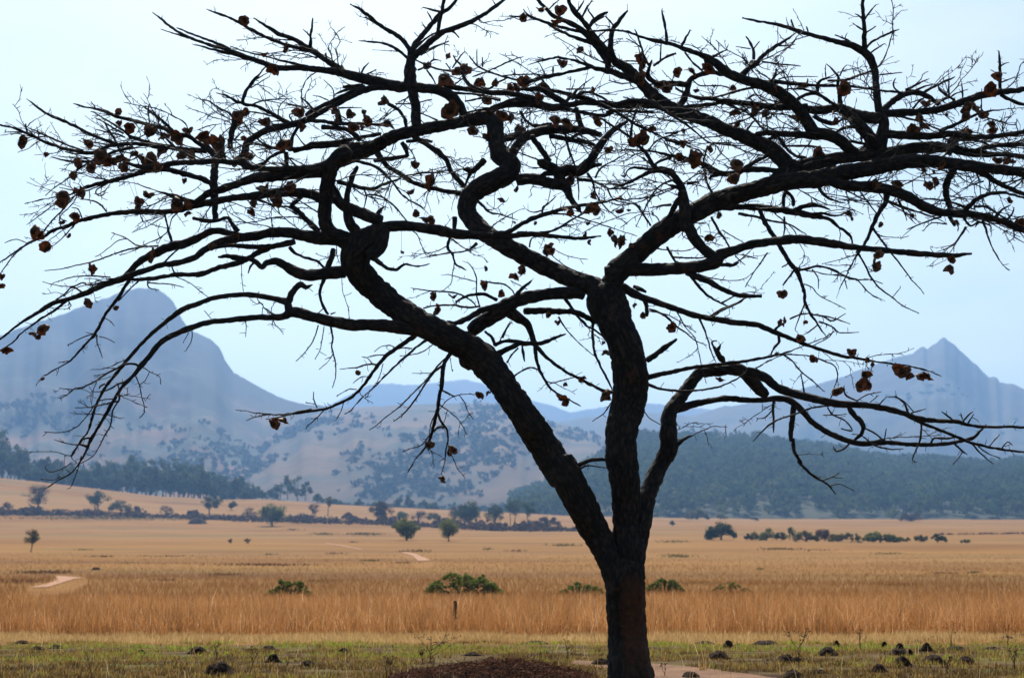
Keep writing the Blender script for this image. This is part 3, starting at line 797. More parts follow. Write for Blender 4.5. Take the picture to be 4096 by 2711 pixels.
# 1. the tall standing grass, fine near the camera
g = np.random.default_rng(70)
TRK = [[ground_hit(*q) for q in pl] for pl in (((95, 2400), (225, 2400), (290, 2375), (350, 2345), (345, 2312), (300, 2303), (212, 2298), (232, 2314), (190, 2332), (120, 2348)), ((1600, 2208), (1640, 2250), (1668, 2275), (1730, 2270), (1726, 2238), (1700, 2226), (1612, 2204)), ((1298, 2168), (1300, 2195), (1450, 2225), (1450, 2193)))]
def thin_over_tracks(x, y, h):
    for tp in TRK: h = np.where(in_poly(x, y, tp), h * 0.22, h)
    return h
x, y = strip(140000, 27.6, 60, 71, power=1.6)
k_ = g.random(len(x)) < np.interp(y, [34, 60], [1, 0.05]); x, y = x[k_], y[k_]
edge = 28.1 + 1.3 * noise_arr(x, np.zeros_like(x), 0.45, 1, 2.0) + 0.7 * noise_arr(x, y, 2.2, 2.2, 3.0)
k_ = (y > edge) & (g.random(len(x)) < np.clip(1.15 - 0.9 * noise_arr(x, y, 1.3, 0.9, 44.0), 0.15, 1)); x, y = x[k_], y[k_]
pat = noise_arr(x, y, 0.35, 0.18, 4.0); clump = noise_arr(x, y, 1.7, 1.7, 14.0)
h = 0.50 + 0.15 * pat + 0.10 * clump + g.normal(0, 0.11, len(x)) + 0.25 * (g.random(len(x)) < 0.04)
h = thin_over_tracks(x, y, np.clip(h * np.interp(y, [28, 30, 60], [0.8, 1.0, 0.5]), 0.12, 1.05))
sh = 0.42 + 0.16 * noise_arr(x, y, 0.9, 0.4, 8.0) + 0.10 * pat + 0.12 * clump - 0.34 * (noise_arr(x, y, 0.5, 0.8, 12.0) > 0.70) + 0.45 * (g.random(len(x)) < 0.05)
V, fc, s_ = blades(x, y, h, g.uniform(0.004, 0.011, len(x)) * np.interp(y, [28, 78], [1, 1.6]), 72, 0.52, shade=sh, sigma=0.14)
grass_object('tall_grass', 'tall golden brown dry grass standing behind the mown strip', V, fc, s_, M_TALL)
# 2. the same grass further out over the plain
x, y = strip(150000, 34, 230, 73, power=1.7)
k_ = g.random(len(x)) < np.interp(y, [34, 60], [0.1, 1]); x, y = x[k_], y[k_]
h = np.clip(0.36 + g.normal(0, 0.06, len(x)) + 0.08 * noise_arr(x, y, 0.06, 0.03, 3.0), 0.1, 0.6) * np.interp(y, [34, 60, 110, 230], [1.1, 0.8, 0.6, 0.4])
h = thin_over_tracks(x, y, h)
sh = 0.44 + 0.10 * noise_arr(x, y, 0.05, 0.03, 6.0) + 0.04 * noise_arr(x, y, 0.3, 0.1, 16.0)
k_ = g.random(len(x)) < np.interp(y, [70, 140, 230], [1, 0.8, 0.1])
x, y, h, sh = x[k_], y[k_], h[k_], sh[k_]
V, fc, s_ = blades(x, y, h, 0.006 + y * 0.00010 * g.uniform(0.6, 1.4, len(x)), 74, 0.5, shade=sh, sigma=0.05)
grass_object('plain_grass', 'lower dry grass spreading out across the plain', V, fc, s_, M_PLAIN)
# patches of other growth out on the plain
def growth(name, label, spots, m, seed):
    g = np.random.default_rng(seed); X, Y, Hh, S = [], [], [], []
    for (u0, u1, v, dv, hp, n) in spots:
        for _ in range(n):
            t = g.normal(0.5, 0.22)
            u = u0 + (u1 - u0) * t; vv = v + g.normal(0, dv)
            p = ground_hit(u, vv); X.append(p.x); Y.append(p.y); Hh.append(hp * p.y / F * g.uniform(0.4, 1.2)); S.append(g.uniform(0.2, 0.9))
    X, Y, Hh, S = map(np.array, (X, Y, Hh, S))
    V, fc, s_ = blades(X, Y, Hh, Y * 0.0005 * g.uniform(0.5, 1.5, len(X)), seed + 1, 0.5, shade=S)
    grass_object(name, label, V, fc, s_, m)
growth('green_growth', 'low green patches scattered over the golden plain',
       [(-80, 900, 2072, 2.5, 7, 900), (300, 1100, 2078, 2, 5, 300), (1240, 1350, 2136, 2, 6, 120), (1360, 1560, 2137, 2, 7, 200), (2190, 2330, 2181, 2, 7, 160), (2600, 2780, 2166, 2, 5, 150), (3020, 3200, 2196, 2, 7, 130),
        (2640, 2790, 2224, 3, 9, 170), (1050, 1110, 2217, 1, 5, 60), (1440, 1530, 2242, 2, 7, 90), (1390, 1440, 2168, 1, 5, 40), (3480, 3640, 2214, 2, 6, 120), (3860, 3930, 2290, 2, 8, 70), (3490, 3700, 2338, 3, 9, 140),
        (1210, 1360, 2324, 3, 9, 120), (300, 380, 2198, 1, 5, 60), (470, 540, 2250, 1, 5, 40), (3020, 3060, 2276, 2, 8, 40), (2700, 2900, 2330, 3, 8, 90), (1930, 1970, 2196, 2, 8, 40), (3400, 3460, 2168, 2, 8, 50)],
       material('patch_green', [(0.1, (0.045, 0.050, 0.018)), (0.9, (0.12, 0.13, 0.04))], use_attr=True, translucent=0.3), 880)
growth('dark_growth', 'dark reddish brown streaks of grass on the plain',
       [(840, 1290, 2259, 2.0, 8, 420), (20, 330, 2290, 3, 11, 340), (-60, 220, 2325, 5, 12, 300), (330, 480, 2225, 1.5, 5, 110), (540, 800, 2224, 1.5, 5, 120), (1400, 1480, 2134, 1.5, 6, 90), (1290, 1400, 2213, 1.5, 5, 80), (1590, 1640, 2205, 1.5, 6, 60),
        (1560, 1680, 2250, 1.5, 6, 90), (1620, 1730, 2204, 3, 7, 90), (3070, 3200, 2194, 1.5, 6, 100), (800, 1000, 2298, 3, 9, 130), (2020, 2110, 2203, 1.5, 6, 70), (1140, 1210, 2119, 1.5, 5, 50), (3700, 3860, 2292, 2, 7, 90), (600, 740, 2320, 2, 8, 80), (3120, 3400, 2200, 2, 6, 90)],
       material('patch_dark', [(0.1, (0.050, 0.028, 0.018)), (0.9, (0.13, 0.07, 0.04))], use_attr=True, translucent=0.2), 890)
# 3. mown straw fringe
x, y = strip(42000, 23.8, 28.9, 75)
e1 = 24.5 + 0.5 * noise_arr(x, np.zeros_like(x), 0.9, 1, 22.0)
k_ = y > e1; x, y = x[k_], y[k_]
h = np.clip(0.11 + 0.05 * noise_arr(x, y, 0.8, 0.8, 23.0) + g.normal(0, 0.03, len(x)), 0.04, 0.26)
V, fc, s_ = blades(x, y, h, g.uniform(0.005, 0.012, len(x)), 76, 0.5, shade=0.52 + 0.14 * noise_arr(x, y, 0.7, 0.5, 25.0))
grass_object('straw_fringe', 'pale mown straw along the foot of the tall grass', V, fc, s_, M_STRAW)
# 4. grazed lawn with green regrowth: small tufts with bare soil between them
gl = np.random.default_rng(77)
cx_, cy_ = strip(17000, 13.2, 25.2, 77)
bare_ = noise_arr(cx_, cy_, 0.8, 2.0, 37.0)
k_ = gl.random(len(cx_)) < np.clip(0.62 - 1.5 * bare_, 0.03, 1)
pth = [ground_hit(*q) for q in ((2290, 2640), (2420, 2652), (2610, 2656), (2760, 2668), (3130, 2716), (3150, 2790), (2700, 2760), (2520, 2720), (2400, 2672), (2290, 2658))]
k_ &= ~(in_poly(cx_, cy_, pth) & (gl.random(len(cx_)) < 0.97))
cx_, cy_ = cx_[k_], cy_[k_]
NB = 13
pat = noise_arr(cx_, cy_, 0.5, 1.2, 31.0)
rad = gl.uniform(0.02, 0.07, len(cx_))
x = np.repeat(cx_, NB) + gl.normal(0, 1, len(cx_) * NB) * np.repeat(rad, NB)
y = np.repeat(cy_, NB) + gl.normal(0, 1, len(cx_) * NB) * np.repeat(rad, NB)
tsh = 0.30 + 0.48 * pat + 0.20 * np.clip((cy_ - 19.8) / 3.0, -1, 1) + gl.normal(0, 0.16, len(cx_))
th = np.clip(0.045 + 0.02 * pat + np.abs(gl.normal(0, 0.02, len(cx_))), 0.02, 0.14)
h = np.repeat(th, NB) * gl.uniform(0.5, 1.25, len(x))
V, fc, s_ = blades(x, y, h, gl.uniform(0.005, 0.013, len(x)), 78, 0.6, shade=np.repeat(tsh, NB), sigma=0.09)
grass_object('lawn_grass', 'short grazed grass, green and brown, around the mole mounds', V, fc, s_, M_LAWN)
# 5. loose dry stalks standing in the grazed strip
x, y = strip(900, 14.0, 25.5, 79)
V, fc, s_ = blades(x, y, g.uniform(0.07, 0.30, len(x)), g.uniform(0.003, 0.006, len(x)), 80, 0.45, shade=g.uniform(0.1, 0.95, len(x)))
grass_object('dry_stalks', 'scattered dry grass stalks over the grazed strip', V, fc, s_, M_STRAW)

# ------------------------------------------------------------------ mole mounds
M_SOIL = material('mound_soil', [(0.3, (0.034, 0.018, 0.012)), (0.55, (0.078, 0.043, 0.028)), (0.75, (0.15, 0.088, 0.055))], scale=22, detail=8, bump=0.9, bump_scale=60)
def ms(x, y): return 2500 + x / 1.4843, 2150 + y / 1.4843
def es(x, y, o=0): return o + x / 1.7209, 1800 + y / 1.7209
MOUNDS = [   # (u, v base), width px, height px, pointedness, label
 (ms(615, 652), 42, 27, .8, 'small rounded dark mound nearest right of the trunk by the straw strip'),
 (ms(675, 640), 34, 8, .3, 'flat smear of soil attached to the rounded mound right of the trunk'),
 (ms(475, 630), 70, 11, .3, 'low flat mound closest to the trunk under the straw strip'),
 (ms(835, 634), 94, 16, .4, 'broad low mound third from the trunk under the straw strip'),
 (ms(1258, 650), 30, 32, 1.3, 'small pointed mound behind the broad mound with pale stalk'),
 (ms(1203, 697), 78, 30, .8, 'broad dark mound in front of the small pointed one'),
 (ms(550, 717), 80, 27, .7, 'reddish lumpy mound behind the sandy path'),
 (ms(955, 738), 72, 30, .9, 'dark mound left of centre in the right half, twin of a low heap'),
 (ms(1020, 734), 44, 16, .5, 'low heap joined to the right side of a dark mound'),
 (ms(1541, 654), 30, 29, 1.0, 'neat little domed mound alone in the green strip'),
 (ms(1632, 662), 36, 30, 1.1, 'cone shaped mound behind a wide double heap'),
 (ms(1628, 695), 76, 24, .6, 'wide double heap in front of the cone shaped mound'),
 (ms(1692, 695), 24, 20, .9, 'small lump at the right end of the wide double heap'),
 (ms(1792, 674), 46, 40, 1.1, 'tallest bell shaped mound in the green strip at right'),
 (ms(1965, 671), 78, 17, .4, 'long low heap right of the bell shaped mound'),
 (ms(1645, 759), 72, 42, 1.0, 'large domed mound in the front row at right'),
 (ms(1510, 796), 58, 37, 1.0, 'dark domed mound in front of the large one, nearer the camera'),
 (ms(1832, 745), 94, 30, .7, 'wide reddish mound right of the large domed one'),
 (ms(2025, 748), 66, 28, .8, 'medium mound furthest right in the front row'),
 (ms(1842, 606), 54, 13, .4, 'thin dark heap at the straw edge above the bell shaped mound'),
 (ms(2270, 611), 58, 17, .6, 'low dark mound near the right edge under the straw strip'),
 (ms(2345, 601), 52, 19, .6, 'dark mound touching the right edge of the view'),
 (ms(1000, 836), 84, 32, .8, 'big mound at the bottom edge right of the sandy path'),
 (ms(390, 832), 72, 24, .7, 'mound on the sandy path at the bottom edge'),
 (ms(1280, 752), 56, 13, .4, 'flat reddish heap in the brown grass right of centre'),
 (ms(1155, 802), 64, 10, .3, 'thin dark heap near the bottom edge right of the path'),
 (ms(1728, 624), 28, 12, .7, 'tiny mound between the cone and the bell shaped mound'),
 (ms(2180, 663), 66, 9, .3, 'flat dark patch of soil at the far right of the green strip'),
 (es(970, 1398), 34, 13, .6, 'small dark mound left of the middle in the green strip'),
 (es(1365, 1398), 72, 26, .8, 'well rounded mound in the green strip on the left'),
 (es(1512, 1549), 114, 50, .9, 'largest mound on the left, dark, at the bottom edge'),
 (es(1850, 1378), 58, 18, .6, 'low mound just above the knobbly one on the left'),
 (es(1880, 1458), 52, 37, 1.0, 'knobbly upright mound right of the largest left one'),
 (es(255, 1372), 46, 13, .5, 'low dark mound at the far left of the green strip'),
 (es(388, 1364), 52, 13, .5, 'second low mound from the left edge'),
 (es(150, 1332), 54, 13, .4, 'flat mound under the straw strip near the left edge'),
 (es(642, 1402, 1000), 46, 23, .9, 'neat dark mound left of the dead weed bush'),
 (es(852, 1407, 1000), 46, 9, .4, 'flat dark mound between neat mound and dead weed bush'),
 (es(395, 1484, 1000), 58, 20, .6, 'brownish mound below the neat one, left of the brush heap'),
 (es(1530, 1412, 1000), 60, 13, .4, 'flat mound behind the brush heap'),
 (es(690, 1478, 2000), 66, 26, .8, 'dark mound tucked against the left side of the trunk'),
 (es(255, 1332, 2000), 84, 12, .4, 'long flat mound left of the trunk under the straw strip'),
]
def mound(i, uv, wpx, hpx, pt, label):
    p = ground_hit(*uv); m = p.y / F
    R, H = wpx * m * 0.5, hpx * m * (1.02 if pt < 1 else 0.86)
    root_z = p.z
    nr, na = 13, 30
    V = [(0, 0, H)]
    sd = i * 3.7
    for r in range(1, nr + 1):
        f = r / nr
        for a in range(na):
            th = 2 * math.pi * a / na
            rr_ = f * R * (1.12 + 0.16 * mn.noise(Vector((math.cos(th) * 1.3, math.sin(th) * 1.3, sd))))
            prof = (1 - f ** (2.0 / pt if pt >= .7 else 3.0)) ** (1.0 if pt < 1.05 else 1.15)
            z = H * prof
            q = Vector((rr_ * math.cos(th), rr_ * math.sin(th), z))
            s_ = 0.22 * mn.noise(q * (1.9 / R) + Vector((sd, 0, 0))) + 0.12 * mn.noise(q * (5 / R) + Vector((0, sd, 0))) + 0.08 * mn.noise(q * (13 / R))
            k2 = min(1.0, (1 - f) * 3 + 0.15)
            V.append((q.x * (1 + 0.4 * s_ * k2), q.y * (1 + 0.4 * s_ * k2), max(z + s_ * H * 0.9 * k2, -0.02) if r < nr else -0.03))
    T = [(0, 1 + a, 1 + (a + 1) % na) for a in range(na)]
    Q = [(1 + (r - 1) * na + a, 1 + r * na + a, 1 + r * na + (a + 1) % na, 1 + (r - 1) * na + (a + 1) % na) for r in range(1, nr) for a in range(na)]
    root = empty('mole_mound', p)
    tag(root, label, 'mound', 'earth mounds thrown up by moles')
    link('soil_heap', mesh_np('soil_heap', V, [(np.array(T), 3), (np.array(Q), 4)], 0, M_SOIL, smooth=False), root)
    g = np.random.default_rng(400 + i)       # loose crumbs
    P = []
    for _ in range(60):
        th, f = g.uniform(0, 6.28), g.uniform(0.2, 1.6)
        z = max(H * (1 - f ** 1.8), 0) * 0.95
        P.append((f * R * math.cos(th), f * R * math.sin(th), z))
    Vc, Qc, sh = leaf_cloud(P, [0.008] * len(P), 4, 0.02, 500 + i)
    tag(link('soil_crumbs', mesh_np('soil_crumbs', Vc, Qc, 4, M_SOIL, smooth=False), root), kind='stuff')
for i, mdef in enumerate(MOUNDS): mound(i, *mdef)
# two dark termite heaps out on the plain
for i, (u, v, w, h, lab) in enumerate(((790, 2094, 72, 20, 'dark heap lying in front of the bank left of the round green tree'), (385, 2278, 34, 10, 'small dark heap in the grass right of the slim olive tree'))):
    mound(60 + i, (u, v), w, h, .8, lab)

# ------------------------------------------------------------------ heap of raked litter by the trunk
def litter_heap():
    p = ground_hit(1950, 2722)
    root = empty('litter_heap', p)
    tag(root, 'reddish brown heap of dry leaves and twigs at the foot of the view', 'heap')
    m = p.y / F
    prof_u = [1540, 1600, 1680, 1760, 1850, 1950, 2020, 2100, 2180, 2260, 2340, 2400]
    prof_h = [0, 16, 34, 52, 66, 80, 84, 76, 66, 48, 20, 0]      # px above the base line
    def hz(x, yy):
        u = 1950 + x / m
        h = np.interp(u, prof_u, prof_h) * m * 0.88
        f = max(0.0, 1 - (yy / 0.62) ** 2)
        return h * f ** 0.7 * (1 + 0.35 * fbm(x * 5, yy * 5, 11)) + 0.045 * fbm(x * 9, yy * 9, 3) * min(1, h * 12)
    xs = np.linspace(-430 * m, 470 * m, 60); ys = np.linspace(-0.62, 0.62, 34)
    V = [(a, b, hz(a, b) - 0.02) for b in ys for a in xs]
    ix = np.arange(len(V)).reshape(len(ys), len(xs))
    Q = np.stack([ix[:-1, :-1], ix[:-1, 1:], ix[1:, 1:], ix[1:, :-1]], axis=-1).reshape(-1, 4)
    ms_ = material('heap_core', [(0.35, (0.030, 0.013, 0.008)), (0.65, (0.10, 0.045, 0.025))], scale=14, bump=0.8, bump_scale=50)
    link('heap_core', mesh_np('heap_core', V, Q, 4, ms_), root)
    g = np.random.default_rng(9)
    n = 14000
    X = g.uniform(xs[0], xs[-1], n); Y = g.uniform(-0.6, 0.6, n)
    Z = np.array([hz(a, b) for a, b in zip(X, Y)])
    k_ = Z > 0.005; X, Y, Z = X[k_], Y[k_], Z[k_]; n = len(X)
    d = g.normal(size=(n, 3)); d[:, 2] *= 0.45; d /= np.linalg.norm(d, axis=1)[:, None]
    b = np.cross(d, g.normal(size=(n, 3)) + np.array([0, 0, 1.2])); b /= np.linalg.norm(b, axis=1)[:, None]
    ln = g.uniform(0.015, 0.05, n)[:, None]; wd = g.uniform(0.004, 0.016, n)[:, None]
    P = np.stack([X, Y, Z + g.uniform(-0.012, 0.02, n)], axis=1)
    V = np.stack([P - d * ln * .5, P + b * wd * .5, P + d * ln * .5, P - b * wd * .5], axis=1).reshape(-1, 3)
    ml = material('dry_litter', [(0.1, (0.030, 0.010, 0.006)), (0.6, (0.105, 0.036, 0.017)), (0.97, (0.24, 0.11, 0.06))], use_attr=True, translucent=0.25, spec=0.08, rough=0.8)
    tag(link('dry_leaves', mesh_np('dry_leaves', V, np.arange(4 * n).reshape(n, 4), 4, ml, smooth=False, attr=np.repeat(g.random(n), 4)), root), kind='stuff')
    tw = []
    for _ in range(1500):
        a, b2 = g.uniform(xs[2], xs[-2]), g.uniform(-0.55, 0.55)
        z = hz(a, b2)
        if z < 0.015: continue
        q = np.array([a, b2, z]); dd = np.array([g.normal(0, 1), g.normal(0, 1), abs(g.normal(0.25, 0.45))]); dd /= np.linalg.norm(dd)
        L_ = g.uniform(0.04, 0.17)
        tw.append((crooked(q, q + dd * L_, 4, 0.004, g), 0.0022, 0.0009))
    V, fc = limb_tubes(tw, 4)
    tag(link('twigs', mesh_np('twigs', V, fc, 0, ml, attr=g.random(len(V))), root), kind='stuff')
litter_heap()

# ------------------------------------------------------------------ dead weeds, stalks and the post
M_WEED = material('dead_weed', [(0.35, (0.030, 0.020, 0.014)), (0.7, (0.085, 0.055, 0.035))], scale=20)
def weed(u, v, hpx, label, spread=0.5, n=6, seed=0, heads=True, name='dead_weed', lean=0.0):
    p = ground_hit(u, v); m = p.y / F; g = np.random.default_rng(800 + seed)
    H = hpx * m
    root = empty(name, p); tag(root, label, 'weed', 'dead weeds in the grazed strip')
    segs, tips = [], []
    main = crooked((0, 0, -0.02), (lean * H, 0, H * (0.55 if n > 1 else 1.0)), 6, 0.012 * H, g); segs.append((main, 0.0045, 0.003))
    if n == 1: tips.append(main[-1])
    for k in range(n if n > 1 else 0):
        st = main[g.integers(1, 6)]
        e = np.array([st[0] + g.normal(0, spread * H * .5), st[1] + g.normal(0, spread * H * .4), st[2] + (H - st[2]) * g.uniform(0.55, 1.0)])
        b = crooked(st, e, 5, 0.02 * H, g); segs.append((b, 0.003, 0.0016)); tips.append(e)
        for _ in range(3):
            e2 = b[3] + np.array([g.normal(0, .12 * H), g.normal(0, .1 * H), g.uniform(0.02, .2) * H])
            segs.append((crooked(b[3], e2, 4, 0.008 * H, g), 0.002, 0.0012)); tips.append(e2)
    V, fc = limb_tubes(segs, 5); link('stem', mesh_np('stem', V, fc, 0, M_WEED), root)
    if heads:
        V, Q, sh = leaf_cloud(tips, [0.007] * len(tips), 8, 0.009, 820 + seed)
        tag(link('seed_heads', mesh_np('seed_heads', V, Q, 4, M_WEED, smooth=False), root), kind='stuff')
weed(1722, 2648, 112, 'branching dead weed bush behind the litter heap', 0.75, 9, 1)
weed(1690, 2652, 60, 'low dead weed clump at the left foot of the weed bush', 0.8, 7, 2)
weed(1545, 2720, 118, 'single dark dead stalk at the left end of the litter heap', 0.2, 3, 3)
weed(1562, 2716, 76, 'shorter dead stalk beside the one left of the heap', 0.2, 3, 4)
weed(375, 2716, 92, 'thin leaning stalk at the bottom left', 0.1, 1, 5, lean=-0.32)
weed(995, 2712, 128, 'tall thin stalk with knobbly seed heads on the left', 0.3, 3, 6, lean=0.12)
weed(868, 2650, 84, 'fine upright stalk in the green strip left of the middle', 0.25, 3, 7)
weed(2270, 2650, 88, 'fine grey stalk left of the trunk', 0.25, 3, 8)
weed(3195, 2684, 160, 'tall wispy dead weed in the middle of the right half', 0.3, 6, 9)
weed(3440, 2600, 96, 'thin stalk rising above the straw behind the bell shaped mound', 0.2, 3, 10)
weed(3806, 2600, 110, 'dark stalk in front of the straw near the right', 0.2, 3, 11)
weed(4030, 2590, 84, 'short dark stalk close to the right edge', 0.2, 2, 12)
weed(3790, 2690, 70, 'crooked low weed below the medium mound at right', 0.9, 6, 13)
weed(2660, 2706, 66, 'thin stalk growing on the sandy path', 0.2, 2, 14)
weed(4058, 2690, 120, 'wispy dark weed at the bottom right', 0.35, 5, 15)
def straw_tuft(u, v, hpx, label, seed):
    p = ground_hit(u, v); g = np.random.default_rng(860 + seed); m = p.y / F; n = 60
    root = empty('straw_tuft', p); tag(root, label, 'tuft', 'dry tufts in the grazed strip')
    x, y = g.normal(0, 0.03, n), g.normal(0, 0.03, n)
    V, fc, s_ = blades(x, y, hpx * m * g.uniform(0.4, 1.1, n), np.full(n, 0.006), 870 + seed, 0.5, z=np.zeros(n), shade=np.full(n, 0.35))
    link('blades', mesh_np('blades', V, fc, 0, M_STRAW, smooth=False, attr=s_), root)
straw_tuft(2812, 2682, 44, 'brown dry tuft at the edge of the sandy path', 1)
straw_tuft(1975, 2596, 30, 'brown tuft behind the litter heap', 2)
straw_tuft(2096, 2602, 34, 'darker brown tuft left of the trunk in the green strip', 3)
straw_tuft(3130, 2540, 60, 'bleached tuft leaning at the foot of the tall grass', 4)

def post():
    p = ground_hit(1824, 2524); m = p.y / F
    g = np.random.default_rng(3)
    P = crooked((0, 0, -0.1), (-0.02, 0, 118 * m), 9, 0.006, g)
    V, fc = join_tubes([tube(P, np.linspace(0.040, 0.031, 9), 12, bark=0.004, seed=2.0)])
    root = empty('wooden_post', p); tag(root, 'weathered thin wooden post half hidden in the tall grass', 'post')
    link('shaft', mesh_np('shaft', V, fc, 0, M_WEED), root)
post()
# ------------------------------------------------------------------ the bare winged-pod tree
TREE_D = 14.0
TILES = {}
for r_, oy in (('a', 0), ('b', 600), ('c', 1200)):
    for c_, ox in enumerate((0, 800, 1600, 2400, 3096)):
        TILES[f'{r_}{c_}'] = (ox, oy, 2.24)
TILES.update(d=(2000, 1800, 1.7209), e0=(0, 1800, 1.7209), e1=(1000, 1800, 1.7209), h=(2996, 1800, 1.7209),
             f0=(0, 350, 3.2), f1=(700, 350, 3.2), f2=(1300, 150, 3.2), f3=(1900, 150, 3.2), f4=(3396, 300, 3.2), g=(3500, 700, 3.733))

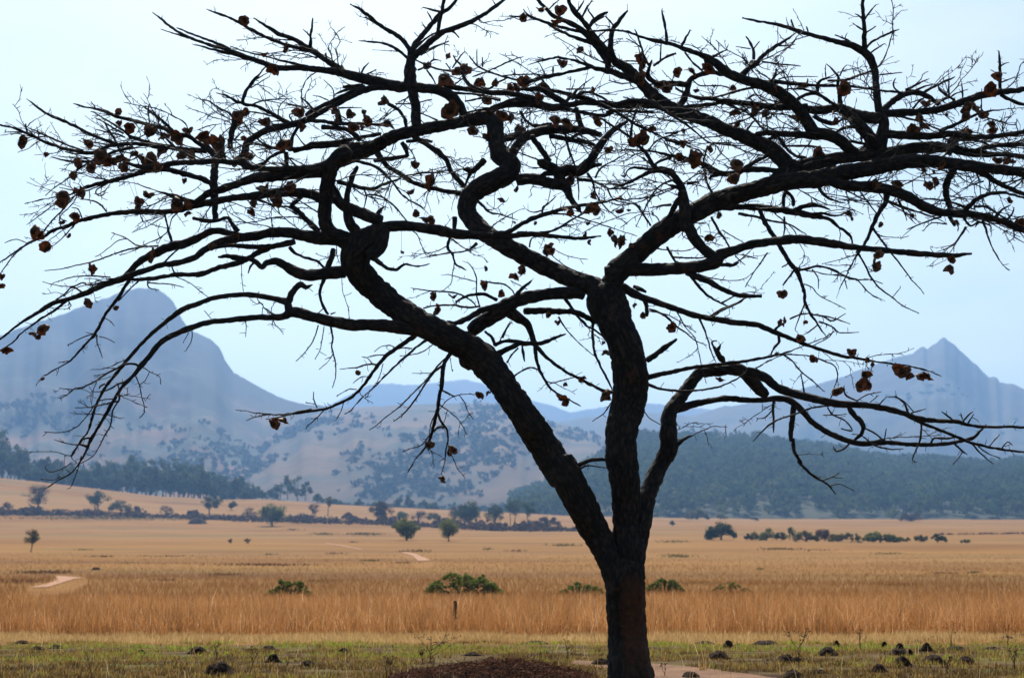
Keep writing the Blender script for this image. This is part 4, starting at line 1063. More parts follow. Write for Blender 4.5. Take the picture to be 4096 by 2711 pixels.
# survey of the tree's wood: M = limb (own depth slope), B = branch; points x,y,width in survey sheets
WOOD = '''
M 0.0 d 906,1800,420 902,1700,375 898,1580,325 884,1420,284 877,1300,270 868,1100,262 862,940,280 868,860,262 880,780,225
M 0.02 d 890,950,205 893,850,205 893,700,213 885,500,212 866,300,200 850,100,213 c2 1990,1450,283 1982,1200,283 2030,1000,305 2068,780,312 2065,680,322 2045,520,303 2005,380,298 1925,200,322 b2 1850,1350,365 1815,1230,290
M -0.10 d 828,1000,150 790,850,175 735,700,190 650,550,200 548,350,218 418,100,213 c2 1455,1568,278 1225,1200,275 1020,900,250 880,700,258 770,560,278 640,450,268 450,340,245 250,240,230 50,120,228 b1 1650,1320,235 1500,1180,240 1410,1060,255 1390,950,280 1430,860,290 1450,790,240 1460,740,160
M 0.30 b2 1800,1260,200 1700,1210,180 1500,1140,160 1250,1020,160 1050,915,165 850,800,165 680,670,172 600,550,168 615,440,172 700,350,185 850,270,190 980,200,195 980,110,185 900,60,170 a2 870,1330,155 860,1200,150 845,1100,155 770,1055,140 600,1085,115 450,1115,100 250,1150,110 50,1190,110 a1 1700,1240,115 1550,1320,130 1380,1380,150 1200,1440,150
M -0.12 b2 1880,1230,200 1950,1110,190 2080,990,188 b3 150,1070,182 330,930,185 520,760,190 700,640,190 850,560,185 1000,480,180 1200,410,170 1450,340,165 1700,280,160 1950,260,160 b4 650,200,150 900,160,140 1150,110,130 1400,100,120 1650,130,100 1900,160,90 2260,205,80
M 0.22 b3 1500,330,90 1650,200,130 a4 300,1480,130 500,1430,120 750,1400,110 1000,1380,120 1250,1330,110 1500,1320,90 1650,1340,60 1900,1370,35 2260,1400,30
M -0.35 b3 60,1110,140 200,1075,130 300,1070,125 500,1070,120 700,1060,110 900,1040,112 1030,1000,122 1080,940,110 1200,900,75 1350,850,75 1550,820,75 1750,800,80 1950,820,75 2150,850,65 b4 700,870,55 900,890,50 1200,920,48 1450,940,42 1600,945,40 1700,935,28 1772,928,14
M 0.28 d 930,760,110 960,640,112 985,500,112 1020,300,120 1090,130,118 1160,0,115 c3 590,1420,150 620,1300,165 612,1150,150 630,1000,132 720,870,120 820,740,110 900,650,105 1050,635,95 1180,620,105 1280,640,110 1350,720,110 1420,790,100 1490,850,70
M -0.25 b1 1350,820,150 1200,760,140 1130,680,125 1120,550,125 1130,420,130 1140,300,140 1180,150,140 1260,50,150 a1 1330,1370,150
M 0.15 b1 1330,840,140 1250,800,130 1100,790,130 950,770,110 800,740,95 650,740,85 500,770,80 350,790,75 200,820,72 50,890,60 b0 1750,960,50 1600,1010,50 1450,1030,45 1300,1080,50 1200,1110,55 1100,1150,60 900,1220,50 750,1290,45 600,1340,40 480,1370,40 350,1450,30 200,1540,25 c0 100,270,20 0,350,16 -40,375,14
M -0.3 c1 1950,270,120 1850,255,118 1700,235,115 1500,220,100 1380,225,105 1200,195,95 1050,160,85 900,120,95 820,110,90 740,150,60 650,155,55 500,155,50 350,170,45 200,185,45 100,195,45 0,220,45 c0 1650,270,50 1520,330,45 1420,400,45 1340,500,40 1270,580,45 1200,670,35 1100,770,30 1030,880,30 960,1000,28 880,1140,25 820,1240,25 780,1330,22 740,1410,16 e0 530,110,11 500,150,10 430,190,8 350,240,7 290,285,5
M 0.18 b2 1650,1290,100 1600,1280,110 1400,1285,110 1200,1310,115 1050,1350,120 c2 950,60,150 850,130,140 720,210,140 640,280,120
M 0.1 a2 560,1070,80 570,1020,75 530,940,80 460,870,95 350,810,90 200,790,85 80,770,90 a1 1800,780,100 1600,740,95 1400,690,90 1250,650,70 1100,630,58 900,610,48 700,610,48 550,560,45 400,510,42 300,475,50 a0 2050,455,28 1900,410,25 1750,360,25 1600,290,25 1500,220,20 1430,160,18 1365,112,9
M 0.05 b3 1760,160,130 a3 1680,1480,150 1550,1350,150 1350,1250,130 1150,1170,115 950,1080,115 750,1010,120 600,950,120 450,830,100 350,720,95 250,620,90 150,560,75 a2 1900,530,60
M -0.2 a4 750,1395,110 680,1340,110 590,1260,110 490,1210,110 361,1180,110 271,1050,110 191,950,110 a3 1600,830,112 1450,760,95 1300,720,85 1150,660,80 1080,600,75 1000,540,60 900,490,45 780,450,38 650,400,35 500,370,32 380,335,25 250,290,22 130,270,18 0,275,14 a2 1700,280,9
M 0.15 a4 950,1400,130 960,1250,120 985,1100,90 950,1020,80 925,900,65 915,750,60 895,600,65 850,510,75 780,450,70 700,410,60 600,385,45 450,345,38 300,305,35 200,275,35 80,235,32 a3 1500,205,22 1400,190,20 1275,163,13
B b1 1430,900,240 1500,830,250 1580,760,215 1640,690,110
B b1 1520,950,120 1600,890,120 1640,800,110 1665,720,70
B c2 640,500,150 600,545,140 640,600,90
B b1 1590,650,45 1590,580,38 1620,535,25 1660,505,5
B b1 1560,720,100 1700,685,95 1850,680,88 1950,690,85 2150,720,95 b2 450,745,85 600,760,80 950,775,50 1150,755,42 1400,775,35 1600,792,28 1800,770,16
B b1 1420,760,95 1340,650,90 1320,560,80 1310,470,60 1330,350,45 1370,230,45 1410,150,28
B b1 1620,640,110 1500,590,110 1350,530,100 1250,470,90 1200,380,90 1150,300,80
B b1 420,780,70 330,770,70 200,730,62 100,730,62 0,780,62 b0 1650,840,80 1540,860,80 1400,920,75 1250,1000,60 1180,1070,55 1120,1130,50
B b1 850,820,50 650,870,50 500,930,45 430,975,45 350,1010,45 150,1060,40 0,1110,42 b0 1600,1115,38 1400,1145,35 1250,1160,30 1130,1160,26
B b1 640,865,40 500,870,40 350,860,38 250,860,30 100,880,30
B b1 440,978,40 300,960,45 230,950,35 165,958,22
B b1 1290,1090,120 1100,1110,110 950,1120,100 830,1080,90 750,1030,75 680,1000,70 600,1010,50 550,1050,40 500,1000,40 450,978,36
B b1 490,1005,22 455,1040,18 432,1105,10
B c1 800,120,80 b1 780,1370,62 700,1340,55 550,1310,45 400,1295,42 250,1305,40 100,1330,40 0,1370,38 c0 1640,80,45 1600,110,45 1480,200,35 1350,310,30 1250,410,28 1160,510,28 1080,610,28 1000,710,25 930,800,25 880,900,22 840,1000,20 810,1110,20 780,1190,16 720,1260,12 680,1340,8
B b1 790,1370,60 815,1300,55 850,1245,55 900,1205,50 950,1230,38 1010,1205,8
B a4 812,480,55 808,350,42 812,250,36 800,150,30 792,50,30 800,-30,26
B a2 1858,650,55 1870,520,55 1885,400,45 1900,280,38 1940,220,38 2040,95,18
B a2 1870,560,75 1780,430,68 1690,330,58 1600,250,45 1480,190,40 1380,150,38 1290,60,30 1210,-20,25
B a2 1870,470,50 1720,300,45 1650,200,42 1560,100,45 1520,30,35 1500,-30,30
B a3 330,720,70 a2 1990,680,60 1870,640,50 1750,610,35 1650,570,30 1550,540,22 1450,522,20 1350,525,18 1250,550,14 1140,585,6
B a2 1720,600,30 1600,630,28 1450,660,28 1300,690,35 1200,720,35 1120,750,30
B a3 1150,670,60 1250,680,55 1330,620,50 1400,570,45 1460,500,35 1580,410,28 1680,350,20 1765,285,10
B a3 1600,410,14 1680,410,12 1750,398,7
B a3 1380,530,25 1365,420,22 1310,330,10
B a3 1375,440,14 1430,372,8
B a3 1350,440,10 1290,430,9 1215,418,5
B a3 1450,555,16 1600,575,14 1797,592,8
B a3 1380,600,14 1455,572,8
B a4 300,960,60 0,960,55 a3 1350,930,45 1150,910,40 1000,890,35 880,880,30 780,850,25 680,790,18
B a3 690,980,70 760,870,60 790,760,55 800,720,45 900,670,40 1000,650,35 1100,665,40
B a3 790,760,55 650,750,50 500,740,40 430,690,40 445,600,24 465,540,12
B a3 720,970,35 850,950,32 1000,935,30 1150,905,25
B a4 950,1050,110 900,1060,110 750,1040,110 650,1000,100 580,970,80 400,990,75 250,980,60
B a4 960,1020,70 1200,1010,65 1400,990,60 1550,960,60 1700,910,65 1850,860,65 2000,830,55 2260,800,45
B a4 930,1370,130 880,1260,120 790,1150,110 700,1060,100 640,1000,90 570,965,70
B a4 960,1000,60 1040,930,55 1120,870,55 1200,835,55 1290,830,50 1380,870,40 1480,930,32
B a4 1180,810,25 1280,760,18 1390,705,9
B a4 1330,835,25 1450,770,20 1560,720,18 1620,690,7
B a4 1260,815,18 1350,775,14 1425,762,8
B a4 1120,830,16 1080,790,14 1072,745,12 1090,705,7
B a4 960,1210,85 1040,1205,80 1200,1215,70 1400,1220,65 1600,1200,58 1800,1230,45 2000,1220,40 2260,1180,35
B a4 0,730,35 150,750,30 300,765,28 500,770,25 700,775,22 900,805,20 1050,820,18 1150,830,16
B a4 480,725,18 650,715,22 750,680,20 875,640,14
B a4 190,910,30 280,850,28 380,830,28 390,760,25 430,715,22 530,695,9
B a4 590,950,40 590,850,35 570,770,28 580,700,25 550,650,18 470,575,9
B a4 590,680,14 620,620,12 655,585,6
B a4 465,700,10 462,640,9 462,580,6
B a4 560,950,30 450,880,28 380,840,28 250,800,18 100,800,12
B a4 2025,830,28 2025,700,28 2025,600,25 2018,500,18 2015,455,10
B a4 2030,595,12 2070,570,10 2105,560,6
B a4 2035,740,12 2100,715,12 2160,690,6
B a4 2020,655,8 2085,658,5
B a4 2000,660,10 1940,628,6
B a4 2030,850,28 2150,910,28 2260,945,25
B a4 808,180,18 850,120,16 912,48,9
B a4 790,170,14 755,140,12 727,125,7
B a4 815,300,16 870,265,14 912,237,8
B a4 805,275,14 750,240,12 708,210,7
B a4 835,420,24 880,375,20 980,325,20 1050,290,18 1118,268,10
B a4 980,325,10 972,285,7
B a4 855,485,16 900,450,14 960,410,12 992,395,8
B a4 945,672,14 1050,660,12 1148,652,7
B a4 730,410,18 640,350,16 545,315,9
B a4 635,380,10 640,330,9 658,298,6
B a4 175,245,18 160,200,14 153,175,8
B a4 310,300,14 290,240,10
B a4 1440,930,14 1560,880,14 1650,830,12 1740,800,6
B a4 1620,900,22 1540,850,20 1480,800,16 1470,750,8
B a4 1570,870,16 1565,790,14 1572,730,8
B a4 1690,890,14 1688,810,12 1680,745,8
B a4 1690,900,12 1800,865,8
B a4 1860,1000,12 1858,900,10 1862,795,7
B a4 1160,1050,14 1230,990,16 1300,910,16 1340,880,12 1210,930,7
B a4 1010,1020,18 1080,1040,18 1150,1050,18 1280,1085,16 1400,1130,14 1480,1160,14
B a4 1480,1175,30 1600,1130,28 1720,1070,26 1830,1020,20 1950,995,14 2080,980,10 2260,965,7
B a4 1830,1030,14 1950,1070,12 2080,1110,10 2170,1120,8
B a4 2190,1180,8 2170,1120,8 2180,1065,5
B a4 1560,1380,60 1620,1280,62 1640,1220,40 1720,1180,30
B a4 1640,1250,25 1800,1255,22 1900,1290,18 2000,1340,14
B a4 1800,1350,30 1950,1310,35 2100,1300,38 2260,1300,32
B a4 1500,1330,20 1700,1380,30 1900,1400,28 2050,1390,26 2260,1420,22
B a4 1560,1300,35 1590,1240,28 1660,1190,24 1740,1130,10
B a4 1500,1410,14 1560,1360,22 1575,1290,20
B a4 670,1265,14 740,1280,22 900,1300,30
B a4 545,1200,22 600,1160,26 680,1145,22 760,1150,16
B a4 360,1040,35 420,1080,35 520,1105,35 580,1090,22 640,1065,14
B a4 790,1290,14 775,1200,12 760,1140,8
B a4 20,1200,45 150,1205,55 280,1215,60 400,1230,60
B a4 90,1310,18 200,1310,20 320,1310,20 400,1320,14
B a4 90,1320,28 60,1250,25 0,1190,20
B a4 870,1310,50 800,1340,45 700,1400,40 600,1430,32 520,1490,26 420,1540,20 300,1545,12
B b3 790,690,110 820,740,100 850,800,98 930,890,92 1020,955,92
B b3 1080,1025,34 1200,1030,28 1245,1008,8
B b3 780,1095,62 880,1140,55 980,1180,45 1100,1250,42 1200,1290,40 1300,1305,38 1448,1310,26
B b3 680,1010,40 780,1090,28 850,1180,24 950,1290,22 1040,1350,18 1100,1380,15 1205,1415,6
B b3 200,1230,85 350,1310,65 500,1360,60 700,1430,52 850,1480,52 1000,1510,50 1200,1545,48 c3 1400,220,45 1550,280,42 1700,340,35 1850,400,30 2000,450,30 2200,510,28 c4 700,515,22 900,550,18 1100,575,16 1250,600,14 1400,640,12 1500,685,6
B c3 990,150,26 1080,90,22 1200,40,18 1330,-30,12
B b3 390,1330,42 415,1400,36 420,1490,24
B b3 300,1220,30 370,1250,34 412,1272,24
B c3 890,165,20 930,250,16 965,350,13 990,450,11 1040,560,7
B c3 1560,275,24 1600,235,20 1660,200,16
B c3 1600,310,25 1600,380,22 1560,430,18 1530,500,10
B c3 440,80,18 550,120,18 620,170,18 690,240,14 780,300,11 850,360,9 960,405,6
B c3 440,100,10 600,130,9 740,210,8 860,290,5
B c3 1110,530,60 1090,530,50 1050,470,42 1065,430,28 1080,395,8
B c3 1040,460,28 1010,400,18 1005,375,14 1040,365,6
B c3 420,695,48 600,650,38 800,610,32 1000,580,28 1200,560,28 1400,530,25 1550,500,20 1700,460,14 1850,400,12 2000,340,9 2110,275,6
B c3 430,755,26 550,795,22 720,815,20 870,810,18 1050,780,16 1200,720,14 1300,660,12 1400,610,12 1500,550,10 1650,490,12 1750,490,12 1900,510,12 2000,540,12 2100,590,12 2130,660,11 2110,760,10 2065,890,6
B c3 420,545,48 520,470,50 600,410,42 690,350,16
B c3 690,1295,36 760,1245,24 840,1205,7
B c3 1320,640,90 1400,660,85 1500,710,78 1600,790,75 1750,840,75 1950,890,70 2150,930,68 c4 800,940,55 1000,970,48 1150,1010,45 1300,1060,40 1450,1080,35 1650,1090,32 1750,1120,28 1900,1135,25 2100,1135,22 2270,1140,18
B c3 690,975,75 850,930,65 1000,900,55 1150,880,55 1300,895,50 1450,895,50 1600,880,55 1700,900,60 1800,980,55 1900,1090,50 2050,1190,50 2240,1265,45 c4 800,1285,42 1000,1275,38 1200,1290,35 1400,1295,33 1550,1285,30 1680,1260,30 1780,1235,28 1830,1190,22 1900,1115,10
B c4 1130,1005,30 1280,1080,28 1450,1150,25 1600,1210,25 1750,1270,25 1900,1310,22 2050,1340,20 2270,1362,14
B c3 1735,950,50 1720,1100,45 1710,1200,38 1708,1262,28
B c3 1730,1240,28 1740,1350,28 1800,1460,28 h 340,80,17 420,160,16 500,210,13 555,250,11 595,305,6
B h 505,210,9 570,185,7 620,155,4
B h 575,186,6 645,195,4
B h 555,245,8 630,235,6 720,280,4
B c3 1560,890,26 1550,1000,20 1555,1100,18 1553,1185,10
B c3 1545,980,12 1480,1050,10 1405,1060,5
B c3 1370,1265,6 1500,1130,14 1600,1070,14 1750,1020,13 1900,965,14 2060,945,13
B c4 670,945,42 700,1010,40 780,1090,42 800,1140,38 780,1200,32 720,1255,16
B c4 1320,1090,18 1320,1170,16 1300,1280,14 1260,1370,12 1240,1430,9 1280,1455,4
B c4 700,1200,8 780,1210,10 900,1300,14 1050,1335,12 1160,1330,5
B c4 820,1150,14 900,1190,14 990,1260,12
B c4 990,1255,12 1005,1150,7
B c4 530,1310,8 560,1355,14 630,1330,16 690,1270,14
B c4 480,960,14 530,1030,14 640,1080,13 700,1170,13 600,1150,10
B c4 440,1030,7 540,1030,10 650,1020,6
B c4 1400,1300,22 1430,1240,20 1560,1240,18 1640,1220,16
B c4 1200,1010,18 1170,930,16 1100,870,13 1020,868,6
B c4 1250,1000,10 1180,920,9 1085,855,5
B c4 1620,1090,14 1560,1040,14 1503,998,8
B c4 1690,1090,16 1740,1030,13 1785,1000,6
B c4 1740,1100,14 1790,1020,7
B c4 1690,1070,10 1672,1010,7
B c4 1620,1290,14 1700,1360,14 1735,1385,7
B c4 1690,1355,10 1650,1420,9 1600,1470,5
B c4 1780,1290,14 1850,1370,12 1965,1468,5
B c4 1830,1310,10 1930,1380,9 2025,1415,5
B c4 1930,1310,10 1970,1260,8 2020,1210,5
B c4 2040,1330,12 2090,1270,10 2135,1298,5
B c4 1230,1010,12 1360,975,6
B c4 940,935,12 1015,865,7
B c4 740,905,10 830,850,10 960,820,5
B c4 740,900,14 640,850,14 625,765,7
B c4 860,915,9 940,850,5
B c3 1830,830,12 1820,760,10 1800,655,6
B c4 270,830,12 240,660,6
B c3 1650,495,14 1720,540,13 1800,640,12 1900,720,11 2015,820,6
B b3 1430,530,32 1480,650,38 1560,780,38 1640,910,36 1700,1010,36 1760,1080,46 1790,1150,36 1830,1280,28 1840,1370,25 1880,1460,22 1950,1560,18 c3 2020,320,9
B b3 1770,1080,26 1870,1060,22 1950,1040,20 2050,1060,20 2150,1110,18 2240,1150,16 b4 750,1170,14 830,1260,12 900,1310,10 995,1355,6
B b4 740,1165,12 850,1160,11 975,1195,6
B b3 1740,1075,20 1700,1130,16 1640,1210,14
B b3 1700,1010,14 1630,1050,10
B b3 1830,1200,10 1900,1230,9 1960,1300,8 2200,1422,4
B b3 1900,1070,12 1955,1150,10 1957,1240,6
B b3 1880,1470,14 2000,1490,14 2080,1530,13 2200,1465,7
B c3 1900,130,14 2050,150,12 2240,215,6
B c3 1960,190,14 2080,240,14 2140,290,12 c4 760,290,6
B c3 2090,280,10 2040,340,9 1900,410,7
B c3 1950,220,12 1880,280,10 1830,305,6
B c3 1900,120,10 1790,130,14 1700,170,14
B c3 1840,20,14 1790,140,11 1745,265,6
B b4 1010,390,62 1000,470,45 930,580,35 880,690,32 840,790,28 800,860,22 750,930,18 700,1020,15 640,1140,12 590,1240,8 560,1330,5
B b4 885,700,20 950,790,18 1010,870,16 1080,960,14 1150,1050,12 1230,1160,10 1290,1220,8 1345,1290,5
B b4 740,905,18 800,1000,16 870,1140,14 950,1240,13 1060,1320,11 1150,1390,9 1250,1440,7 1297,1462,4
B b4 1060,1320,8 1130,1240,5
B b4 630,1150,10 655,1245,6
B b4 740,935,8 560,990,7 430,1020,4
B b4 690,1030,7 550,1035,6 460,1022,4
B b4 1620,160,60 1560,270,62 1540,380,55 1570,500,45 1575,600,35 1620,680,22
B b4 1720,690,22 1650,800,16 1600,850,14 1515,900,5
B b4 1612,850,8 1612,915,5
B b4 420,250,70 600,310,90 800,330,100 1000,350,95 1200,420,90 1350,510,85 1500,560,70 1700,570,65 1900,600,55 2100,660,60 2270,730,60
B b4 1870,630,24 1900,720,18 1940,840,14 2000,950,10 2050,1030,8 2112,1075,4
B b4 1700,560,45 1780,470,40 1880,410,32 2000,385,30 2100,390,22 2270,440,20
B b4 1760,160,52 1900,230,45 2000,290,40 2100,340,38 2270,410,35
B b4 1190,712,6 1300,670,12 1400,630,14 1500,600,16
B b4 1020,460,25 1150,510,22 1300,560,16 1450,610,12 1540,660,9
B b4 1110,440,22 1160,540,14 1190,635,6
B b4 1270,450,14 1420,440,14 1560,462,13
B b4 1340,725,5 1410,655,10 1550,665,12
B b4 1700,610,20 1760,680,18 1840,640,16 1800,690,8
B b4 1820,640,18 1940,680,13 1940,735,7
B b4 1990,600,22 2040,540,18 2120,490,10
B b4 2060,650,20 2130,580,16 2150,515,7
B b4 2140,690,14 2150,780,10 2090,830,5
B b4 2150,780,9 2240,830,6
B b4 1790,510,22 1900,510,20 2000,570,16 2080,620,14
B b4 1520,450,18 1660,490,18 1740,540,20
B b4 1640,220,10 1720,280,9 1850,330,7 1930,370,6
B b4 1670,360,6 1780,310,10 1880,280,12
B b4 1930,270,14 1930,380,10 1860,410,6
B b4 770,370,14 850,480,12 920,570,10
B b4 600,340,12 720,400,12 830,450,10 945,455,5
B b4 640,350,10 660,430,9 680,520,6
B b4 370,240,26 400,330,32 440,390,25 500,440,20 640,480,10
B b4 2130,350,14 2190,310,12 2235,250,8
B b3 1080,520,50 1350,510,55 1550,530,60 1750,560,60 1900,590,45 2050,620,30 2130,680,25 2240,770,20 b4 705,850,10
B b3 1740,545,40 1850,500,38 1950,500,30 2065,535,12
B b3 1665,370,36 1645,430,32 1645,510,26
B b3 1670,370,20 1720,420,30 1735,500,28
B b3 1890,575,30 2000,570,25 2110,590,18 2200,565,10
B b3 1650,600,16 1655,700,13 1640,790,10
B b3 1240,570,26 1400,600,22 1550,640,18 1700,670,14 1850,760,9
B b3 1000,600,20 1060,720,20 1120,800,16 1165,880,12
B b3 1100,720,9 1200,780,8 1300,835,5
B b3 1500,920,12 1440,1010,11 1370,1110,9 1300,1230,6
B b3 880,1110,10 1000,1150,9 1200,1170,8 1300,1150,7 1380,1090,5
B b3 1010,1500,12 1090,1440,14 1200,1390,16 1290,1330,14
B b3 1090,1370,16 1200,1310,14 1290,1280,10
B b3 1270,935,12 1415,975,7
B b3 1210,950,10 1300,1030,5
B b3 700,1040,14 650,960,20 600,870,20
B b3 660,960,16 850,970,14 960,960,10
B b2 1050,270,110 1200,260,95 1350,300,100 1450,310,110 1490,340,90 1530,440,50 1590,510,40 1630,575,10
B b2 1440,310,90 1430,220,110 1500,180,110 1600,190,105 1680,130,95 a2 1720,1420,75 1780,1320,70 1850,1230,60 1920,1160,50 2035,1090,24
B b2 1450,210,80 1340,150,85 1270,120,80 1240,105,50
B b2 1420,200,60 1320,210,50 1260,230,30
B b2 1680,150,60 1760,135,40 1810,130,18
B a2 1340,1450,50 1270,1350,48 1210,1270,52 1180,1220,50
B a2 980,1410,85 1050,1310,85 1120,1230,85 1220,1190,85 1350,1160,85 1500,1160,80 1600,1160,62 1700,1180,52 1800,1210,52
B a2 1340,1215,45 1500,1250,40 1650,1270,35 1770,1310,22
B a2 1530,1245,26 1600,1200,25 1720,1190,25
B a2 930,1255,45 1050,1220,48 1180,1200,50
B a2 1630,1160,50 1600,1050,45 1580,970,40
B a2 1080,1000,28 1130,1080,26 1220,1130,32 1360,1110,30
B a2 1480,1160,18 1490,1250,22 1520,1360,18 1560,1470,16 b2 1580,200,16 1600,330,12 1600,450,8
B b2 760,90,60 700,150,55 640,190,45 600,170,45 570,178,22
B b2 645,180,32 600,280,22 578,340,20
B a2 120,1220,48 250,1300,45 350,1370,45 420,1440,42 450,1530,40 b2 470,210,40 520,270,40 600,350,35 680,440,25 750,510,20 800,560,18 900,580,16 980,605,12 1055,625,6
B b2 580,400,42 400,365,36 250,335,36 100,280,38 b1 1690,150,35 1630,90,48 1590,30,60
B b2 30,235,14 180,210,16 350,200,14 440,180,12
B b2 490,600,38 485,720,30 440,800,25 430,880,25 470,930,18 490,1010,16 540,1050,16 595,1080,7
B b2 490,990,10 470,1110,8 455,1200,7 360,1275,4
B b2 690,835,24 640,880,20 580,905,14 400,930,12 280,945,10 185,968,5
B b2 470,795,10 560,870,9 640,910,7
B b2 840,755,38 980,730,38 1080,670,38 1200,610,38 1320,570,35 1450,530,30 1600,500,28 1750,480,22 1930,440,16 2030,375,7
B b2 1050,740,20 1300,740,22 1420,700,18 1550,620,16 1650,560,14 1730,500,9
B b2 1370,570,18 1520,580,14 1620,610,12 1750,650,10 1900,700,8 2125,770,4
B b2 1630,750,8 1750,680,9 1880,630,8 2050,570,8 2235,550,7
B b2 1275,600,20 1280,520,18 1330,480,14 1400,415,8
B b2 1280,540,16 1200,560,10 1150,545,6
B b2 1160,870,16 1180,790,12 1250,780,9
B b2 1290,870,8 1400,980,8 1520,1060,9 1640,1110,8 1700,1140,6
B b2 1380,890,6 1500,950,6 1680,982,4
B b2 1590,265,30 1700,275,25 1800,310,20 1880,350,16 2000,340,13 2120,310,6
B b2 1680,210,22 1730,290,18 1750,380,16 1800,470,14 1900,570,9 2040,660,4
B b2 1860,350,14 1900,430,12 1960,460,10 2100,490,10 2150,540,9 2220,650,5
B b2 1750,250,20 1780,190,18 1830,140,14 1930,90,12 2050,20,8
B b3 760,480,75 735,350,72 700,280,62 640,215,46 560,190,38 450,200,32 350,245,30 270,290,22 150,330,14 60,355,7
B b3 690,260,35 640,190,32 560,165,30 430,170,25 300,160,20 240,190,14 220,240,14 180,225,8
B b3 540,180,32 480,140,32 440,70,32 a3 400,1360,28 280,1240,22 130,1140,18 a2 1850,1090,16 1700,1030,14 1550,1010,12 1400,980,9
B a3 275,1230,25 290,1100,18 330,980,18 340,930,12
B b3 770,720,90 760,580,100 750,480,95 735,380,80
B b3 720,410,30 680,480,45 640,560,40 600,620,35 560,670,28
B b3 640,490,22 550,500,18 445,520,8
B b3 710,340,42 650,320,30 610,310,10
B b3 780,300,32 870,285,12
B b3 650,270,18 570,300,14 490,370,12 430,470,11 380,570,10 320,688,6
B b3 455,680,16 400,590,12 330,490,11 230,450,8 150,440,8
B b3 540,660,10 500,590,9 430,575,8 330,590,7 180,700,4
B b3 1010,390,20 960,300,18 935,180,16 930,80,18 a3 940,1400,16 960,1310,16
B b3 1640,190,40 1450,175,48 1300,180,48 1200,215,45 1060,205,50 960,150,48 880,115,40 760,80,32 650,55,28 560,35,22 a3 430,1350,16 250,1345,12 100,1350,9
B b3 1250,200,38 1350,130,35 1420,90,30 1515,55,18
B b3 1080,215,40 1000,235,30 980,265,14
B b3 640,70,26 540,100,22 480,140,18
B a3 0,930,30 100,980,28 200,1040,25 350,1130,22 500,1200,18 620,1260,16 760,1300,14 900,1360,11
B a3 160,935,45 300,905,50 450,920,50 560,980,30 680,1060,22 800,1140,18 900,1220,16 960,1270,14 1040,1310,12 1090,1380,12 1150,1430,10 1200,1500,7
B a3 620,970,60 400,935,65 200,945,60 a2 1850,930,60 1650,920,50 1480,950,55 1350,970,60 1200,925,80 1050,920,85 900,950,62 790,1010,65
B a2 1500,940,55 1350,850,55 1250,800,50 1150,800,35 1060,800,28
B a2 1270,800,32 1450,830,35 1600,870,40 1750,910,40
B a3 60,1010,32 a2 1900,1000,30 1830,1040,30 1700,1020,28 1560,990,26 1420,965,24
B a3 80,990,26 300,1000,24 480,1010,20
B a3 1480,1185,45 1600,1200,48 1760,1205,50 1900,1210,50
B a3 1400,1205,40 1490,1195,45
B a3 1460,1270,32 1560,1230,30 1640,1200,26
B a3 1600,1240,22 1660,1320,22 1740,1390,24 1850,1420,26
B a3 1490,1190,14 1400,1090,14 1330,1020,14 1200,960,16 1000,890,14
B a3 1300,1180,14 1370,1090,12 1330,1140,8
B a3 600,380,28 590,280,22 570,180,20 553,92,12
B a3 720,440,26 760,360,22 810,268,12
B a3 680,480,22 580,520,20 480,590,22
B a3 540,540,14 545,440,12 550,360,7
B a3 440,590,20 400,520,22 370,420,16 330,310,14 312,265,7
B a3 370,430,12 300,380,10 230,345,6
B a3 760,470,16 830,560,16 920,640,16
B a3 990,520,24 1050,490,20 1140,445,10
B a3 930,500,22 960,570,30 1010,590,40
B a3 150,560,30 110,470,35 95,390,36
B a3 170,550,10 330,550,12 430,570,12
B a3 1520,740,22 1570,680,22 1580,620,12
B a3 1560,690,14 1670,615,6
B a3 1500,690,10 1390,630,5
B a3 1600,710,12 1700,690,10 1950,690,4
B a3 1300,715,18 1480,730,20 1700,740,24 1850,760,26
B a3 1000,880,14 1150,840,20 1300,800,22 1450,780,18
B a3 830,720,10 900,770,12 1080,770,12 1180,800,10
B a3 580,1200,12 700,1180,12 880,1130,8
B a3 430,1360,14 480,1290,14 560,1240,14 700,1190,12
B a3 1010,1280,16 1150,1300,14 1300,1305,9
B a3 1310,1180,12 1400,1060,10
B a1 300,475,40 220,420,30 100,370,22 a0 1700,300,18 1585,248,9
B a1 310,480,40 200,465,26 100,440,20 a0 1850,430,18 1720,395,8
B a0 1690,345,14 1560,300,12 1440,265,6
B a1 1360,680,52 1250,620,55 1100,520,50 980,440,50 850,360,38 720,310,35 600,240,28 480,165,10
B a1 1010,455,42 880,430,35 700,380,28 560,320,28 430,250,25 280,165,22 150,120,18 55,85,8
B a1 990,440,28 990,330,22 1005,230,20 1010,160,10
B a1 985,320,12 920,265,6
B a1 990,345,8 1038,343,5
B a1 1010,610,22 850,570,20 700,540,16 600,510,14 400,460,12 270,415,7
B a1 1050,525,12 950,490,9 825,475,5
B a1 1145,570,16 1125,480,18
B a1 1240,610,9 1230,510,9 1208,440,5
B a1 1300,640,14 1270,580,8
B a1 1430,680,18 1470,610,16 1508,565,8
B a1 1470,680,16 1580,625,9
B a1 1430,680,14 1425,610,8
B a1 1570,690,9 1600,655,7 1650,655,4
B a1 1890,780,125 1880,650,110 1885,560,85 1895,510,75
B a1 1890,520,58 1870,430,40 1780,330,38 1680,270,35 1600,220,32 1520,150,30 1430,80,22 1345,40,10
B a1 1885,550,30 1800,470,25 1700,410,22 1600,380,18 1500,375,14 1420,368,7
B a1 1590,215,18 1540,190,16 1480,155,9
B a1 1895,490,55 1920,410,45 2000,310,42 2100,190,40 2170,110,38 a2 450,70,30 520,-20,25
B a1 1900,520,65 2000,430,58 2120,330,55 a2 400,280,50 550,230,42 700,160,35 830,80,32 960,-25,26
B a2 330,320,30 350,220,32 370,130,32 390,30,30 398,-30,28
